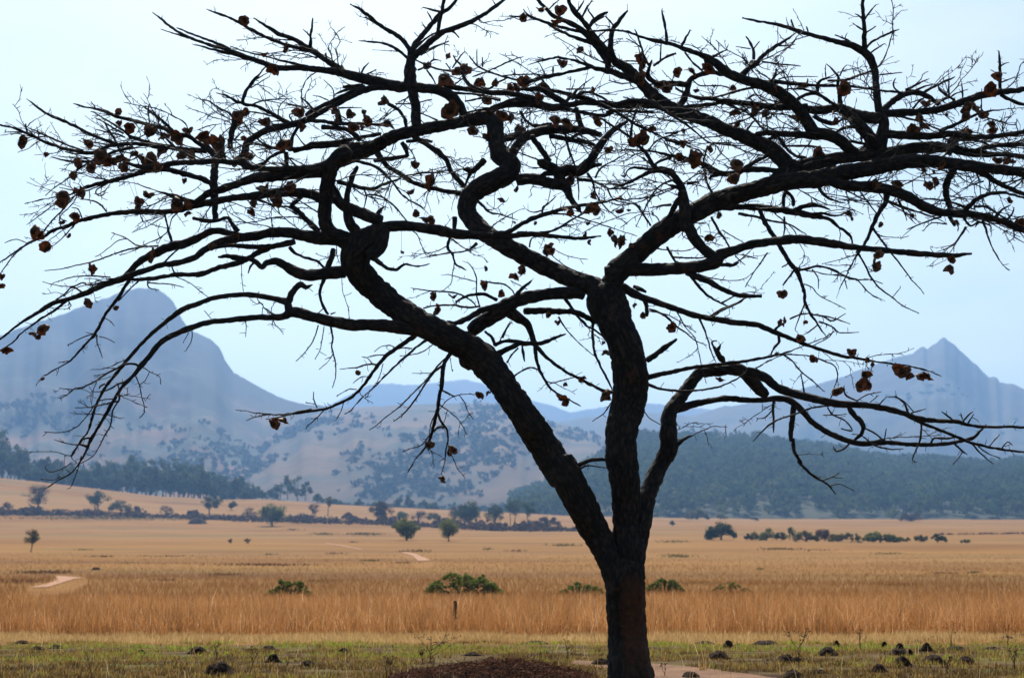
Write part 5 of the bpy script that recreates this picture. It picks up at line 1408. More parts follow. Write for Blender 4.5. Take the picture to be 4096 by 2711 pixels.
B a2 130,440,22 240,340,18 330,290,14
B a2 370,110,20 290,90,18 205,70,8
B a2 295,200,14 270,150,14 245,105,7
B a2 235,270,10 195,200,6
B a2 172,340,8 130,295,5
B a2 160,505,12 280,430,12 380,395,10 445,410,5
B a2 855,45,10 825,0,7
B a2 400,290,22 480,290,16 530,345,8
B a2 430,320,8 400,400,6 405,470,4
B a2 120,530,14 250,590,14 380,630,16 470,640,14 600,660,10
B a2 100,560,16 150,630,14
B a2 160,630,16 230,600,16 300,540,14 370,548,6
B a2 300,545,12 305,465,8
B a2 240,630,16 290,700,16 320,760,12
B a2 530,650,20 560,600,20 500,540,14 480,500,12
B a2 470,610,14 530,520,14 580,460,9
B a2 410,570,10 450,620,12
B a2 620,500,10 680,580,14 760,630,16 900,680,16 1050,720,18
B a2 690,590,12 690,440,8
B a2 740,600,14 738,515,9
B a2 840,620,14 960,560,14 1105,508,7
B a2 650,690,12 760,650,14 850,610,12
B a2 1370,670,16 1372,600,12
B a2 1300,670,14 1250,570,5
B a2 1030,670,14 1022,620,9
B a2 920,680,10 1050,670,12 1200,665,12 1310,680,9
B a2 550,640,26 600,740,30 680,800,38 800,830,42 950,835,45 1100,860,45 1220,890,45
B a2 160,780,50 400,780,45 600,800,40 760,830,40
B a2 580,1010,16 750,980,22 900,960,28
B a2 580,910,14 750,880,18 900,900,22
B a2 450,830,20 700,850,18 900,890,16
B a2 700,760,20 780,800,20 900,730,16 960,700,12
B a2 1230,515,9 1290,530,9
B a2 1520,495,8 1590,510,10 1690,580,12
B a2 1470,930,22 1530,870,26 1590,800,24
B a2 1590,810,16 1650,750,9 1740,690,5
B a2 1540,890,22 1620,840,24 1700,830,22 1800,870,22 1870,910,18
B a2 1490,800,14 1600,800,12 1700,790,10
B a2 1780,840,10 1940,850,5
B a2 2000,870,9 2120,900,12 2240,910,10
B a2 1870,720,9 1980,750,12 2100,740,10
B a2 1700,280,16 1850,275,16 1960,270,16
B a2 1700,240,28 1740,180,34 1800,140,34 1860,112,20
B a2 1720,215,14 1830,150,12
B a2 1620,180,20 1670,80,18 1722,5,9
B a2 1580,110,18 1620,60,16 1648,5,9
B a2 1740,170,16 1690,95,12 1675,50,7
B a2 1920,240,16 1870,180,14 1840,145,9
B a2 1340,80,14 1380,40,12 1430,-5,9
B a2 1640,290,28 1500,260,28 1350,220,26 1250,180,24 1150,140,20 1105,88,9
B a2 1140,150,16 1050,150,14 978,143,7
B a2 1720,390,40 1600,350,30 1480,300,26 1400,260,22 1325,225,10
B a2 1440,275,10 1365,275,6
B a2 1780,330,14 1850,280,12 1900,290,14
B a2 1780,420,16 1860,360,16 1890,340,14
B a1 1900,790,90 1930,950,85 1935,1050,85 1945,1130,90
B a1 1680,780,50 1500,800,60 1380,850,50 1250,920,50 1130,980,45 1000,1050,55 900,1100,60 750,1130,60 620,1160,60 500,1220,55 420,1290,60 400,1380,70 380,1450,80
B a1 1480,780,45 1330,840,38 1200,900,35 1080,960,35 950,1030,38
B a1 1280,780,14 1360,770,26 1460,770,30
B a1 1200,850,16 1330,800,22 1420,770,24
B a1 800,1110,40 700,1050,32 600,1000,30 500,950,28 400,935,25 330,910,22 230,860,18 140,832,8
B a1 350,910,10 320,855,6
B a1 270,1330,48 280,1200,45 310,1100,45 300,1060,30 250,1010,22 180,970,16 80,910,14 a0 1785,888,8
B a1 375,935,26 400,850,28 450,760,28 510,690,22 590,600,12
B a1 460,740,14 540,690,10 620,650,6
B a1 455,790,12 550,730,9 625,685,5
B a1 450,945,14 560,905,14 700,890,12 825,888,7
B a1 700,1045,12 710,960,10 775,885,6
B a1 710,960,8 688,940,5
B a1 440,1000,12 560,1020,12 700,1060,12
B a1 1690,930,30 1780,990,28 1830,1060,28 1850,1150,28
B a1 950,1080,35 1100,1090,30 1250,1110,28 1400,1110,25 1650,1120,20
B a1 1090,1140,40 1250,1150,40 1350,1180,40 1430,1250,45
B a1 980,1290,25 1150,1280,30 1350,1250,30 1620,1200,30
B a1 840,1350,40 1000,1320,38 1200,1300,42 1400,1300,48 1550,1310,50
B a1 850,1330,25 700,1330,22 600,1300,18 520,1250,16 380,1100,6
B a1 450,1490,20 560,1470,25 650,1400,25 760,1350,30
B a1 1860,1400,30 1840,1320,40 1810,1280,36
B a1 1860,1400,30 1760,1415,34 1640,1430,36 1560,1440,34
B a1 2080,1270,20 1990,1255,30 1850,1270,26
B a1 1200,880,14 1190,800,10 1110,720,5
B a1 1020,990,20 960,920,18 900,870,9
B a1 950,960,14 850,945,12 765,945,6
B a1 1150,900,12 1080,870,10 1010,852,6
B a1 830,1090,14 800,1030,12 870,1010,7
B a1 1250,1120,30 1240,1030,40 1200,960,36
B a1 1240,970,14 1330,965,12 1450,968,6
B a1 1750,930,12 1900,930,12 2080,890,10
B a1 1970,1010,10 2060,1050,12 2130,1080,16
B a1 2230,370,10 2100,430,12 1980,500,10
B b0 1930,620,40 1920,450,60 1915,300,70 1925,150,60 a0 1930,1440,55 1900,1360,60 1820,1310,60
B b0 1900,300,45 1750,240,45 1600,200,50 1450,170,50 1300,190,45 1150,240,38 1000,275,36 850,310,32 750,345,28 620,400,14 400,440,10 220,480,6
B b0 1920,460,60 1750,500,50 1600,540,45 1400,555,42 1200,555,40 1050,565,38 900,590,36 780,620,36 700,640,34 580,690,32 480,720,28 380,780,24 300,810,20 200,870,16 100,940,14 0,1005,12 -40,1030,10
B b0 955,552,16 900,490,14 830,455,12 720,440,10
B b0 690,645,14 640,700,12 560,790,10 470,860,6
B b0 735,610,14 700,530,10 640,515,7
B b0 -30,1150,8 120,950,10 250,840,12 350,800,12
B b0 45,830,6 150,800,8 240,835,8
B b0 240,670,6 350,590,9 430,530,10 520,465,10
B b0 405,410,8 500,330,10 630,245,12 720,160,14 850,90,14
B b0 600,640,10 540,600,9 660,470,9 700,380,9
B b0 350,800,12 450,650,12 560,540,12 680,400,10
B b0 760,350,12 660,360,12 530,335,6
B b0 1550,850,25 1510,720,20 1480,600,16 1470,570,14
B b0 1480,590,10 1330,680,8 1180,740,4
B b0 1410,372,10 1550,410,34 1680,455,40 1800,480,45
B b0 1735,612,30 1850,635,32 1960,630,30 2040,610,30 2090,680,36 2130,730,50
B b0 1320,860,16 1150,890,14 1000,940,12 850,995,12 700,1030,10 520,1070,8 400,1080,4
B b0 1420,860,14 1230,855,12 1130,790,10 1000,740,5
B b0 870,955,4 980,870,7 1060,810,8 1140,795,8
B b0 990,1140,14 850,1130,12 700,1130,10 600,1150,9 480,1190,6
B b0 940,1180,16 800,1210,14 740,1190,12 660,1220,10 560,1220,8 450,1200,7 380,1178,4
B b0 750,1285,16 650,1230,14 580,1290,12 500,1340,12
B b0 610,1340,28 550,1390,22 450,1460,20 380,1500,18 300,1560,16 c0 200,290,14 100,390,12 -20,460,10
B b0 1170,1150,30 1110,1240,28 1060,1320,26 1000,1400,26 940,1480,26 c0 890,230,26 860,290,24 830,330,20 760,400,18 690,480,16 620,550,14 500,620,12 420,665,10 375,690,6 320,765,4
B c0 835,300,10 720,345,9 605,405,4
B c0 868,310,12 870,380,10 890,440,9 920,520,4
B c0 885,325,8 960,345,7 1025,380,4
B c0 940,160,8 990,190,7 1025,232,4
B c0 620,545,8 520,560,5
B b0 1240,1175,14 1150,1260,12 1060,1350,12
B b0 1325,1170,16 1330,1230,12 1425,1255,6
B b0 1320,1190,12 1500,1200,9 1650,1230,4
B b0 1560,1130,9 1700,1190,8 1800,1270,7 1880,1325,4
B b0 1540,1050,14 1565,1110,14
B b0 1470,1010,16 1580,900,16 1680,860,16
B c0 1260,610,22 1210,575,20 1120,575,18 1050,610,16 950,660,15 850,730,14 740,780,13 660,800,12 600,850,9 535,882,5
B c0 660,802,8 530,790,5
B c0 1040,610,8 945,608,4
B c0 960,655,8 840,680,4
B c0 1210,670,10 1250,760,9 1265,850,8 1290,940,8 1290,1010,7 1250,1055,4
B c0 1255,755,5 1300,720,5 1340,640,5
B c0 1280,600,8 1340,640,7 1430,690,6 1440,750,4
B c0 1130,735,18 1060,750,14 950,810,10 815,822,5
B c0 1060,760,12 1070,880,18 1060,910,16
B c0 1060,905,14 900,940,10 800,960,9 670,965,4
B c0 1020,885,10 900,900,8 810,960,6 700,900,4
B c0 840,950,10 770,1050,9 680,1140,9 580,1180,8 500,1188,8 395,1178,4
B c0 1065,900,14 1010,990,13 990,1120,13 930,1230,12 890,1310,10 830,1400,8 700,1470,5
B c0 820,1235,18 750,1240,16 700,1290,12 580,1280,8 500,1253,4
B c0 700,1290,10 650,1390,10 600,1390,8 500,1360,7 380,1357,6 240,1360,4
B c0 780,1310,26 700,1300,10 640,1400,9 690,1460,8
B c0 940,750,14 900,770,14 890,795,9
B c0 1720,270,10 1720,350,9 1665,455,5
B c0 1690,290,8 1640,385,5
B e0 560,40,8 530,150,7 485,260,3
B e0 310,120,4 340,150,6 420,130,6 490,90,7
B e0 285,198,4 370,205,5 410,185,6
B f0 -30,475,20 150,510,26 280,560,30 420,620,34 560,690,36 720,750,38 880,800,40 1050,830,45 1180,840,50 1280,800,45 1400,750,45 1550,730,45 1750,720,45 1950,750,50 2150,780,60
B f0 345,150,12 450,230,22 550,310,28 680,375,34 820,430,36 950,490,36 1100,570,36 1250,640,36 1400,690,40 1500,725,40
B f0 360,520,12 480,565,18 620,630,22 750,690,24 900,750,24 1060,810,26
B f0 935,208,14 1080,250,22 1230,275,26 1380,330,34 1500,380,38 1650,410,40 1800,450,42 1950,490,45 2100,530,50 2240,600,60 f1 150,620,55 300,710,55 420,790,60 520,880,70
B f0 1160,310,12 1250,350,18 1350,410,20 1450,470,22 1580,560,28 1700,640,40 1850,690,45 2000,740,50 f1 0,780,60 200,800,60 400,820,60
B f0 1225,390,12 1340,450,18 1450,520,20 1580,590,24
B f0 1230,540,12 1370,575,18 1500,600,20 1600,640,20
B f0 1340,450,18 1400,560,28 1470,670,30 1520,780,30 1550,850,20
B f0 650,885,14 800,930,22 950,955,26 1100,950,28 1250,920,30 1400,850,35 1550,800,36 1700,770,36
B f0 1850,255,16 1950,330,26 2050,410,28 2150,490,34 2230,580,40
B f0 1915,210,14 1900,300,18 1910,420,18 1915,490,16
B f0 2040,300,8 2035,360,10 2075,420,10
B f0 325,650,8 440,632,14
B f0 140,605,8 280,570,14
B f0 348,570,22 325,470,20
B f0 470,500,10 500,640,14
B f0 1165,180,10 1225,270,14
B f0 830,820,12 950,848,18 1120,850,20
B f0 890,900,10 1000,910,16 1160,905,18
B f0 1040,655,14 1130,690,14 1250,710,18 1420,745,20
B f0 815,1000,6 940,965,14
B f0 1830,850,18 1740,900,18 1640,945,12
B f1 290,545,12 430,495,14 590,465,7
B f1 420,590,10 520,490,10
B f1 560,660,14 640,570,14 715,505,12
B f1 770,660,20 860,565,12
B f1 590,660,12 750,665,14 900,685,16 1050,720,16 1200,770,18 1340,795,20
B f1 950,530,14 860,440,7
B f1 1030,805,12 1200,780,18 1330,790,18
B f1 1340,835,22 1220,900,26 1100,990,26 950,1040,20 700,1040,14 400,1000,10
B f1 820,880,16 840,740,10
B f1 1450,800,45 1600,780,40 1750,720,30 1900,700,30 2100,690,25 2240,680,20
B f1 1420,830,60 1430,950,50 1430,1040,45
B f1 1480,810,45 1500,650,45 1540,560,42 1600,470,40
B f1 1680,760,25 1620,690,18 1550,600,12
B f1 1000,1420,25 1150,1470,28 1300,1510,32 1450,1530,32 b1 830,510,36 900,570,45 970,640,45 1060,725,52
B b1 815,505,32 860,460,34 910,420,35
B b1 870,532,12 910,512,6
B b1 1090,440,92 1000,400,85 850,380,85 700,380,80 500,410,70 300,430,60 100,470,60 b0 1850,480,55
B b1 1100,200,100 900,210,110 700,230,110 500,250,90 350,300,70 200,350,70 60,400,60 b0 1750,470,50
B b1 1180,110,70 1000,170,80 800,170,60 600,170,50 480,160,60 400,130,70 370,90,70
B b1 420,120,60 300,110,50 100,100,50 b0 1792,110,50 1650,110,50 1500,130,48 1350,160,45 1200,140,30 1100,100,14
B b1 1115,1150,36 1080,1240,28 1075,1320,24 1110,1410,26 1150,1470,18
B b1 1110,1415,14 1050,1470,7
B b1 1170,1470,14 1215,1455,7
B b1 1200,890,42 1180,960,50 1150,1030,45 1130,1070,40
B b1 1550,960,46 1620,1020,35 1680,1060,30 1760,1070,28 1830,1025,20 1950,1040,16 2060,1020,6
B b1 1110,1055,20 1040,990,22 930,960,22 850,920,25 800,870,28
B b1 1230,285,40 1340,310,35 1450,340,30 1550,350,25 1640,310,25 1800,255,14
B b1 1470,350,14 1490,420,14 1465,540,7
B b1 1490,400,14 1600,410,16 1700,470,12 1780,550,9 1850,640,4
B b1 1400,100,30 1550,140,25 1650,210,22 1730,290,16 1800,390,16 1880,450,14 1980,510,12 2040,565,7
B c1 1940,310,40 1840,380,36 1750,440,34 1660,510,32 1590,590,30 1530,670,28 1460,770,26 1380,850,25 1300,900,25 1200,945,24 1100,980,22 950,1000,20 820,1020,16 650,1025,14 500,1010,10 400,990,8 320,985,4
B c1 2040,350,24 1930,430,20 1850,500,18 1750,590,16 1660,680,14 1570,770,13 1480,850,11 1400,930,9 1340,1000,7 1295,1020,3
B c1 1595,580,14 1500,575,14 1420,600,12 1330,610,9 1250,620,4
B c1 1545,570,10 1500,520,8 1450,508,4
B c1 1680,490,12 1580,495,10 1500,510,6
B c1 1750,430,10 1700,405,9 1620,420,7 1560,460,4
B c1 1505,685,8 1440,690,9 1370,745,4
B c1 1405,800,9 1330,800,8 1225,858,4
B c1 1050,965,10 1020,890,10 1018,820,5
B c1 1030,930,8 945,918,4
B c1 1110,985,10 1040,1060,10 960,1130,8 950,1158,3
B c1 1290,910,8 1260,1000,8 1225,1065,4
B c1 1000,975,14 850,1010,14 700,1050,10 590,1068,5
B c1 600,1025,9 500,1045,8 415,1080,4
B c1 2110,380,10 2000,460,9 1900,490,7 1790,500,3
B c1 1900,435,12 1820,425,10 1745,450,8
B c1 1640,570,8 1610,680,7 1570,770,6
B c1 1060,225,12 1020,350,10 940,470,9 860,550,3
B c1 1112,235,9 1090,380,8 1070,460,7 1030,525,3
B c1 1170,235,18 1190,340,16 1180,420,14 1210,540,12 1215,680,9 1185,790,3
B c1 1190,490,7 1140,560,6 1065,620,3
B c1 410,165,8 412,250,8 408,330,3
B c1 115,185,8 40,95,4
B c1 555,150,8 560,65,4
B b1 1270,1150,6 1280,1270,6 1330,1420,5 1335,1510,3
B b1 372,1010,6 375,1130,6 390,1275,5
B c2 475,455,36 410,540,35 385,630,34 375,750,32 350,880,30 335,1000,28 310,1080,28 290,1170,25 270,1250,22 210,1340,14 130,1440,10 70,1540,6
B c2 335,1005,22 370,1090,20 420,1160,18 430,1250,14 410,1350,12 400,1450,9 370,1560,5
B c2 300,1180,16 340,1140,18 395,1140,16
B c2 290,1170,10 200,1290,10 100,1330,8 30,1352,4
B c2 375,590,20 300,650,18 220,760,16 130,900,14 40,1010,12 c1 1735,1088,4
B c2 440,490,14 330,600,14 230,720,12 120,830,11 0,950,10 c1 1650,1060,9 1580,1120,8 1515,1162,4
B c2 375,805,14 440,840,14 490,865,14
B c2 350,985,6 430,890,8 520,850,9 620,840,4
B c2 530,850,9 580,920,8 610,1000,7 660,1070,3
B c2 440,460,7 455,560,6 470,640,3
B c2 460,1380,8 510,1500,6 e1 1430,130,4 1480,190,2
B b2 920,1390,60 750,1430,55 620,1500,45 500,1550,40 c2 420,200,28
B c2 990,110,110 1060,160,90 1130,200,70 1160,260,55 1190,340,50 1210,410,45
B c2 1210,410,32 1220,520,28 1250,620,26 1290,700,24 1340,780,20 1400,830,18 1460,860,14 1620,950,4
B c2 1220,410,32 1300,500,26 1400,580,26 1500,650,26 1600,700,28 1700,750,26 1800,800,28 1910,830,28
B c2 870,485,52 980,430,45 1080,390,38 1200,390,38 1290,380,32 1380,340,28 1485,305,12
B c2 850,405,30 930,370,28 1030,370,30 1130,385,30
B c2 850,400,30 820,330,24 760,280,20
B c2 1095,410,18 1105,490,22 1118,550,7
B c2 1110,100,62 1300,95,55 1450,105,50 1560,105,45 1650,140,45 1760,195,45
B c2 1560,110,20 1660,220,18 1750,270,16 1815,325,14
B c2 1730,200,26 1725,300,22 1740,450,22 1790,580,20 1850,690,18 1905,805,14
B b2 1480,1330,32 1530,1400,24 c2 1560,100,22
B c2 1250,630,12 1180,605,14 1100,630,14 1010,690,14
B c2 1340,750,9 1450,720,10 1560,690,9
B c2 1420,150,14 1480,250,12 1600,380,9 1740,500,5
B c2 920,340,14 960,250,12 1000,200,10
B c2 890,380,12 930,290,10 990,190,9
B c2 960,560,14 1000,490,14 1060,430,12
B b2 1020,1320,32 1100,1240,30 1180,1170,14
B b2 870,1345,30 780,1300,28 700,1290,25 600,1310,22 500,1360,16
B b2 95,1235,6 250,1260,12 400,1270,14 530,1290,14 640,1350,12 690,1410,10
B b2 720,1170,9 820,1190,14 930,1200,14 1000,1250,12 1030,1305,10
B b2 710,1390,14 685,1290,12 685,1150,12 650,1060,9 600,1000,4
B b2 210,1415,14 350,1390,14 480,1390,16 600,1410,18 720,1400,16
B b2 430,1115,6 560,1150,8 680,1180,8
B b2 990,1170,5 1070,1210,7 1140,1250,7
B d 530,110,30 600,75,26 680,65,22 745,68,14
B d 550,130,14 600,105,12 740,122,6
B c3 395,1000,10 450,1060,8 550,1120,4
B c2 1890,920,12 1830,1010,10 1725,1085,4
'''
PODS = '''a0 2190,180,38 195,1275,45 405,1385,28 800,1290,42 1060,1020,40 1080,1110,25 1160,1140,40 900,1400,50 950,1420,45 1000,1450,45 1060,1410,45 1110,1440,45 1120,1500,40 1190,1370,35 1340,1180,45 1460,1210,50 1600,1230,55 1690,1180,35 1820,1220,55 1970,1300,60 2000,1400,55 1640,1400,40 1720,1390,40 1350,1450,60 1420,1510,50 720,1480,42 820,1500,35 1280,1420,40 1440,1340,50 2120,1460,45 2220,1010,40 2120,1030,45 2140,1090,30
a1 400,175,38 575,505,32 680,620,52 780,430,38 585,1100,38 900,1010,48 1210,980,42 1340,1025,42 1460,1010,25 1510,1085,42 1375,1140,45 1460,1145,32 1680,1100,55 1660,915,55 450,1415,45 730,1290,45 790,1290,40 895,1130,45 410,1240,30 1240,1070,45 1930,1480,32
a2 420,500,30 250,600,40 390,700,60 510,640,42 570,620,48 690,730,50 725,740,35 450,990,65 990,790,40 1050,790,35 1120,730,55 1290,770,45 780,900,45 930,1040,45 980,1060,40 1050,1160,60 660,1175,45 800,1230,45 1250,890,45 1410,1080,45 1490,1085,50 1755,1095,40 1455,575,40 1600,440,35 1265,95,38 1430,95,38 1420,170,50 1100,160,38 2150,500,40 2170,580,40 2145,710,50 1740,810,30 1870,1345,35 870,740,40
a3 390,580,45 585,770,65 630,790,50 690,645,42 820,630,45 985,610,50 1355,555,40 1185,780,30 1215,1000,50 1380,985,38 1490,1020,35 1530,1055,28 1235,1120,28 345,1260,60 400,1245,45 290,1290,40 465,1150,28 680,1270,42 740,1275,38 980,1330,45 715,1415,38 825,1420,65 1235,1465,48 755,1170,22 855,825,24 1845,770,45 2190,790,52 1590,790,30 1780,1060,45 2115,1100,35 1960,1380,45
b3 1205,255,55 80,740,42 110,790,35 140,830,32 205,840,38 215,780,25 275,845,25 195,550,38 255,545,18 185,425,35 965,780,40 475,565,22 1640,1290,38 300,1395,30 385,1480,25 1080,580,35 
c3 650,240,45 1605,205,28 1660,195,30 1830,195,24 1785,340,42 1080,720,35 1590,475,22 1910,530,28 1940,525,25 2125,815,42
a4 2010,680,50 1940,800,52 1370,935,32 1525,950,40 1570,945,45 1550,1020,20 1730,930,40 1725,990,40 1790,970,42 1720,1040,35 1860,1030,38 1810,1070,18 1960,1110,35 1950,1165,35 1320,1060,45 1325,1120,45 1245,1160,48 1760,1180,35
b4 1495,130,40 2010,100,40 2070,90,50 2120,110,30 1110,300,45 890,310,45 1390,315,35 1460,300,48 1345,180,20 675,570,50 955,670,20 930,935,48 900,1045,42 1590,980,32 1575,1055,40 1640,650,50 2105,455,35 2215,645,40 1250,590,20 1430,200,22
c4 690,475,38 845,530,32 890,575,25 1150,640,55 1195,680,35 1320,680,38 1380,675,38 810,670,35 770,770,45 850,750,38 840,800,20
b0 680,230,48 560,400,60 560,480,45 300,730,60 350,760,40 425,885,52 20,1140,30 10,1210,28 810,1075,48 765,1370,40 1040,1410,22 1380,940,50 1890,870,38 2115,780,35 1320,410,45 1240,460,35 1235,510,28 1590,480,55 1660,500,45 1690,560,28 720,390,38 740,410,28 670,590,38 570,650,25 625,770,22 1660,280,24
c0 370,260,42 305,310,32 345,330,25 60,440,42 385,710,16
b1 590,350,45 790,340,50 680,450,48 470,560,32 460,470,35 1905,380,36 1935,570,30 2020,630,48 2070,620,32 1805,920,20 2080,290,60
b2 910,440,32 1050,355,25 1540,260,42 1720,400,42 1530,535,45 1685,525,45 1770,550,35 1220,655,22 1690,660,18 1660,770,20 1690,830,22 1330,870,42 1300,920,35 1360,910,32 775,1060,18 1110,1085,38 1040,1130,35 765,1220,38 310,1310,38 480,1320,35 345,1430,35 900,1280,30 1030,650,20
c2 250,1300,42 430,1370,30 480,1340,35 710,850,32 735,870,18 785,825,25 1490,750,22 1625,710,25 1650,690,25 1445,890,38 1500,910,35 1830,840,42 1870,870,30 1840,460,35 1815,380,20 1335,140,22 1390,190,15 1425,205,18
c1 1405,660,22 655,1110,42 760,1070,38
e1 1330,195,28
'''

def parse_wood():
    out = []
    for ln in WOOD.strip().splitlines():
        tk = ln.split()
        kind = tk[0]; k = 1; slope = None
        if kind == 'M': slope = float(tk[1]); k = 2
        pts, tile = [], None
        for t in tk[k:]:
            if ',' in t:
                q = [float(a) for a in t.replace('?', '').split(',')]
                ox, oy, s = TILES[tile]
                pts.append((ox + q[0] / s, oy + q[1] / s, (q[2] / s) if len(q) > 2 else None))
            elif t in TILES: tile = t
        if len(pts) >= 2:
            ws = [p[2] for p in pts]
            last = 4.0
            for i, w in enumerate(ws):
                if w is None:
                    nxt = next((b for b in ws[i + 1:] if b), last); ws[i] = 0.5 * (last + nxt)
                last = ws[i]
            ws = [max(w * (1.16 if w < 22 else 1.08 if w < 45 else 1.02), 3.2) for w in ws]
            out.append((kind, slope, np.array([(p[0], p[1], w) for p, w in zip(pts, ws)])))
    return out

def catmull(P, step):
    """resample (n,k) control rows with a centripetal-like Catmull-Rom, about `step` pixels apart"""
    res = []
    n = len(P)
    for i in range(n - 1):
        p0 = P[max(i - 1, 0)]; p1 = P[i]; p2 = P[i + 1]; p3 = P[min(i + 2, n - 1)]
        seg = np.hypot(*(p2[:2] - p1[:2]))
        m1 = (p2 - p0) * 0.5; m2 = (p3 - p1) * 0.5
        l1 = np.hypot(*m1[:2]) + 1e-6; l2 = np.hypot(*m2[:2]) + 1e-6
        m1 = m1 * min(1.0, seg / l1 * 1.0); m2 = m2 * min(1.0, seg / l2 * 1.0)
        k = max(1, int(math.ceil(seg / step)))
        for t in np.arange(k) / k:
            h00 = 2 * t**3 - 3 * t**2 + 1; h10 = t**3 - 2 * t**2 + t; h01 = -2 * t**3 + 3 * t**2; h11 = t**3 - t**2
            res.append(h00 * p1 + h10 * m1 + h01 * p2 + h11 * m2)
    res.append(P[-1])
    R = np.array(res); R[:, 2] = np.maximum(R[:, 2], 1.0)
    return R

def bark_material():
    m = bpy.data.materials.new('dark_bark'); m.use_nodes = True
    nt = m.node_tree; N, L = nt.nodes, nt.links; N.clear()
    out = N.new('ShaderNodeOutputMaterial'); b = N.new('ShaderNodeBsdfPrincipled')
    b.inputs['Roughness'].default_value = 0.85; b.inputs['Specular IOR Level'].default_value = 0.25
    g = N.new('ShaderNodeNewGeometry')
    def nz(s, det=5):
        t = N.new('ShaderNodeTexNoise'); t.inputs['Scale'].default_value = s; t.inputs['Detail'].default_value = det
        L.new(g.outputs['Position'], t.inputs['Vector']); return t.outputs['Fac']
    r = N.new('ShaderNodeValToRGB'); e = r.color_ramp.elements
    e[0].position = 0.35; e[0].color = (0.006, 0.005, 0.005, 1); e[1].position = 0.74; e[1].color = (0.038, 0.027, 0.022, 1)
    sa = N.new('ShaderNodeAttribute'); sa.attribute_name = 'shade'
    av = N.new('ShaderNodeMath'); av.operation = 'MULTIPLY_ADD'; av.inputs[1].default_value = 0.45; L.new(nz(26), av.inputs[0])
    hv = N.new('ShaderNodeMath'); hv.operation = 'MULTIPLY'; hv.inputs[1].default_value = 0.55; L.new(sa.outputs['Fac'], hv.inputs[0])
    L.new(hv.outputs[0], av.inputs[2]); L.new(av.outputs[0], r.inputs['Fac'])
    mx = N.new('ShaderNodeMix'); mx.data_type = 'RGBA'; mx.inputs[7].default_value = (0.042, 0.020, 0.013, 1)
    mr = N.new('ShaderNodeMapRange'); mr.inputs['From Min'].default_value = 0.60; mr.inputs['From Max'].default_value = 0.72
    L.new(nz(9, 6), mr.inputs['Value']); L.new(mr.outputs['Result'], mx.inputs[0]); L.new(r.outputs['Color'], mx.inputs[6])
    # rubbed, bark-free reddish wood on the lower trunk, as high as cattle reach
    sp = N.new('ShaderNodeSeparateXYZ'); L.new(g.outputs['Position'], sp.inputs[0])
    hz = N.new('ShaderNodeMath'); hz.operation = 'MULTIPLY_ADD'; hz.inputs[1].default_value = 0.35; L.new(nz(6, 6), hz.inputs[0]); L.new(sp.outputs['Z'], hz.inputs[2])
    up = N.new('ShaderNodeMapRange'); up.inputs['From Min'].default_value = 1.25; up.inputs['From Max'].default_value = 1.13; L.new(hz.outputs[0], up.inputs['Value'])
    hx = N.new('ShaderNodeMath'); hx.operation = 'MULTIPLY_ADD'; hx.inputs[1].default_value = 0.16; L.new(nz(14, 4), hx.inputs[0]); L.new(sp.outputs['X'], hx.inputs[2])
    lf = N.new('ShaderNodeMapRange'); lf.inputs['From Min'].default_value = 1.01; lf.inputs['From Max'].default_value = 1.07; L.new(hx.outputs[0], lf.inputs['Value'])
    lo = N.new('ShaderNodeMapRange'); lo.inputs['From Min'].default_value = 0.30; lo.inputs['From Max'].default_value = 0.62; L.new(hz.outputs[0], lo.inputs['Value'])
    mu = N.new('ShaderNodeMath'); mu.operation = 'MULTIPLY'; L.new(up.outputs[0], mu.inputs[0]); L.new(lf.outputs[0], mu.inputs[1])
    mu2 = N.new('ShaderNodeMath'); mu2.operation = 'MULTIPLY'; L.new(mu.outputs[0], mu2.inputs[0]); L.new(lo.outputs[0], mu2.inputs[1])
    mu3 = N.new('ShaderNodeMath'); mu3.operation = 'MULTIPLY'; mu3.inputs[1].default_value = 0.8; L.new(mu2.outputs[0], mu3.inputs[0])
    rr = N.new('ShaderNodeValToRGB'); rr.color_ramp.elements[0].position = 0.3; rr.color_ramp.elements[0].color = (0.040, 0.016, 0.008, 1)
    rr.color_ramp.elements[1].position = 0.75; rr.color_ramp.elements[1].color = (0.095, 0.038, 0.017, 1); L.new(nz(18, 6), rr.inputs['Fac'])
    m2 = N.new('ShaderNodeMix'); m2.data_type = 'RGBA'; L.new(mu3.outputs[0], m2.inputs[0]); L.new(mx.outputs[2], m2.inputs[6]); L.new(rr.outputs['Color'], m2.inputs[7])
    L.new(m2.outputs[2], b.inputs['Base Color'])
    bp = N.new('ShaderNodeBump'); bp.inputs['Strength'].default_value = 0.8; bp.inputs['Distance'].default_value = 0.006
    L.new(nz(70, 4), bp.inputs['Height']); L.new(bp.outputs['Normal'], b.inputs['Normal'])
    L.new(b.outputs['BSDF'], out.inputs['Surface'])
    return m

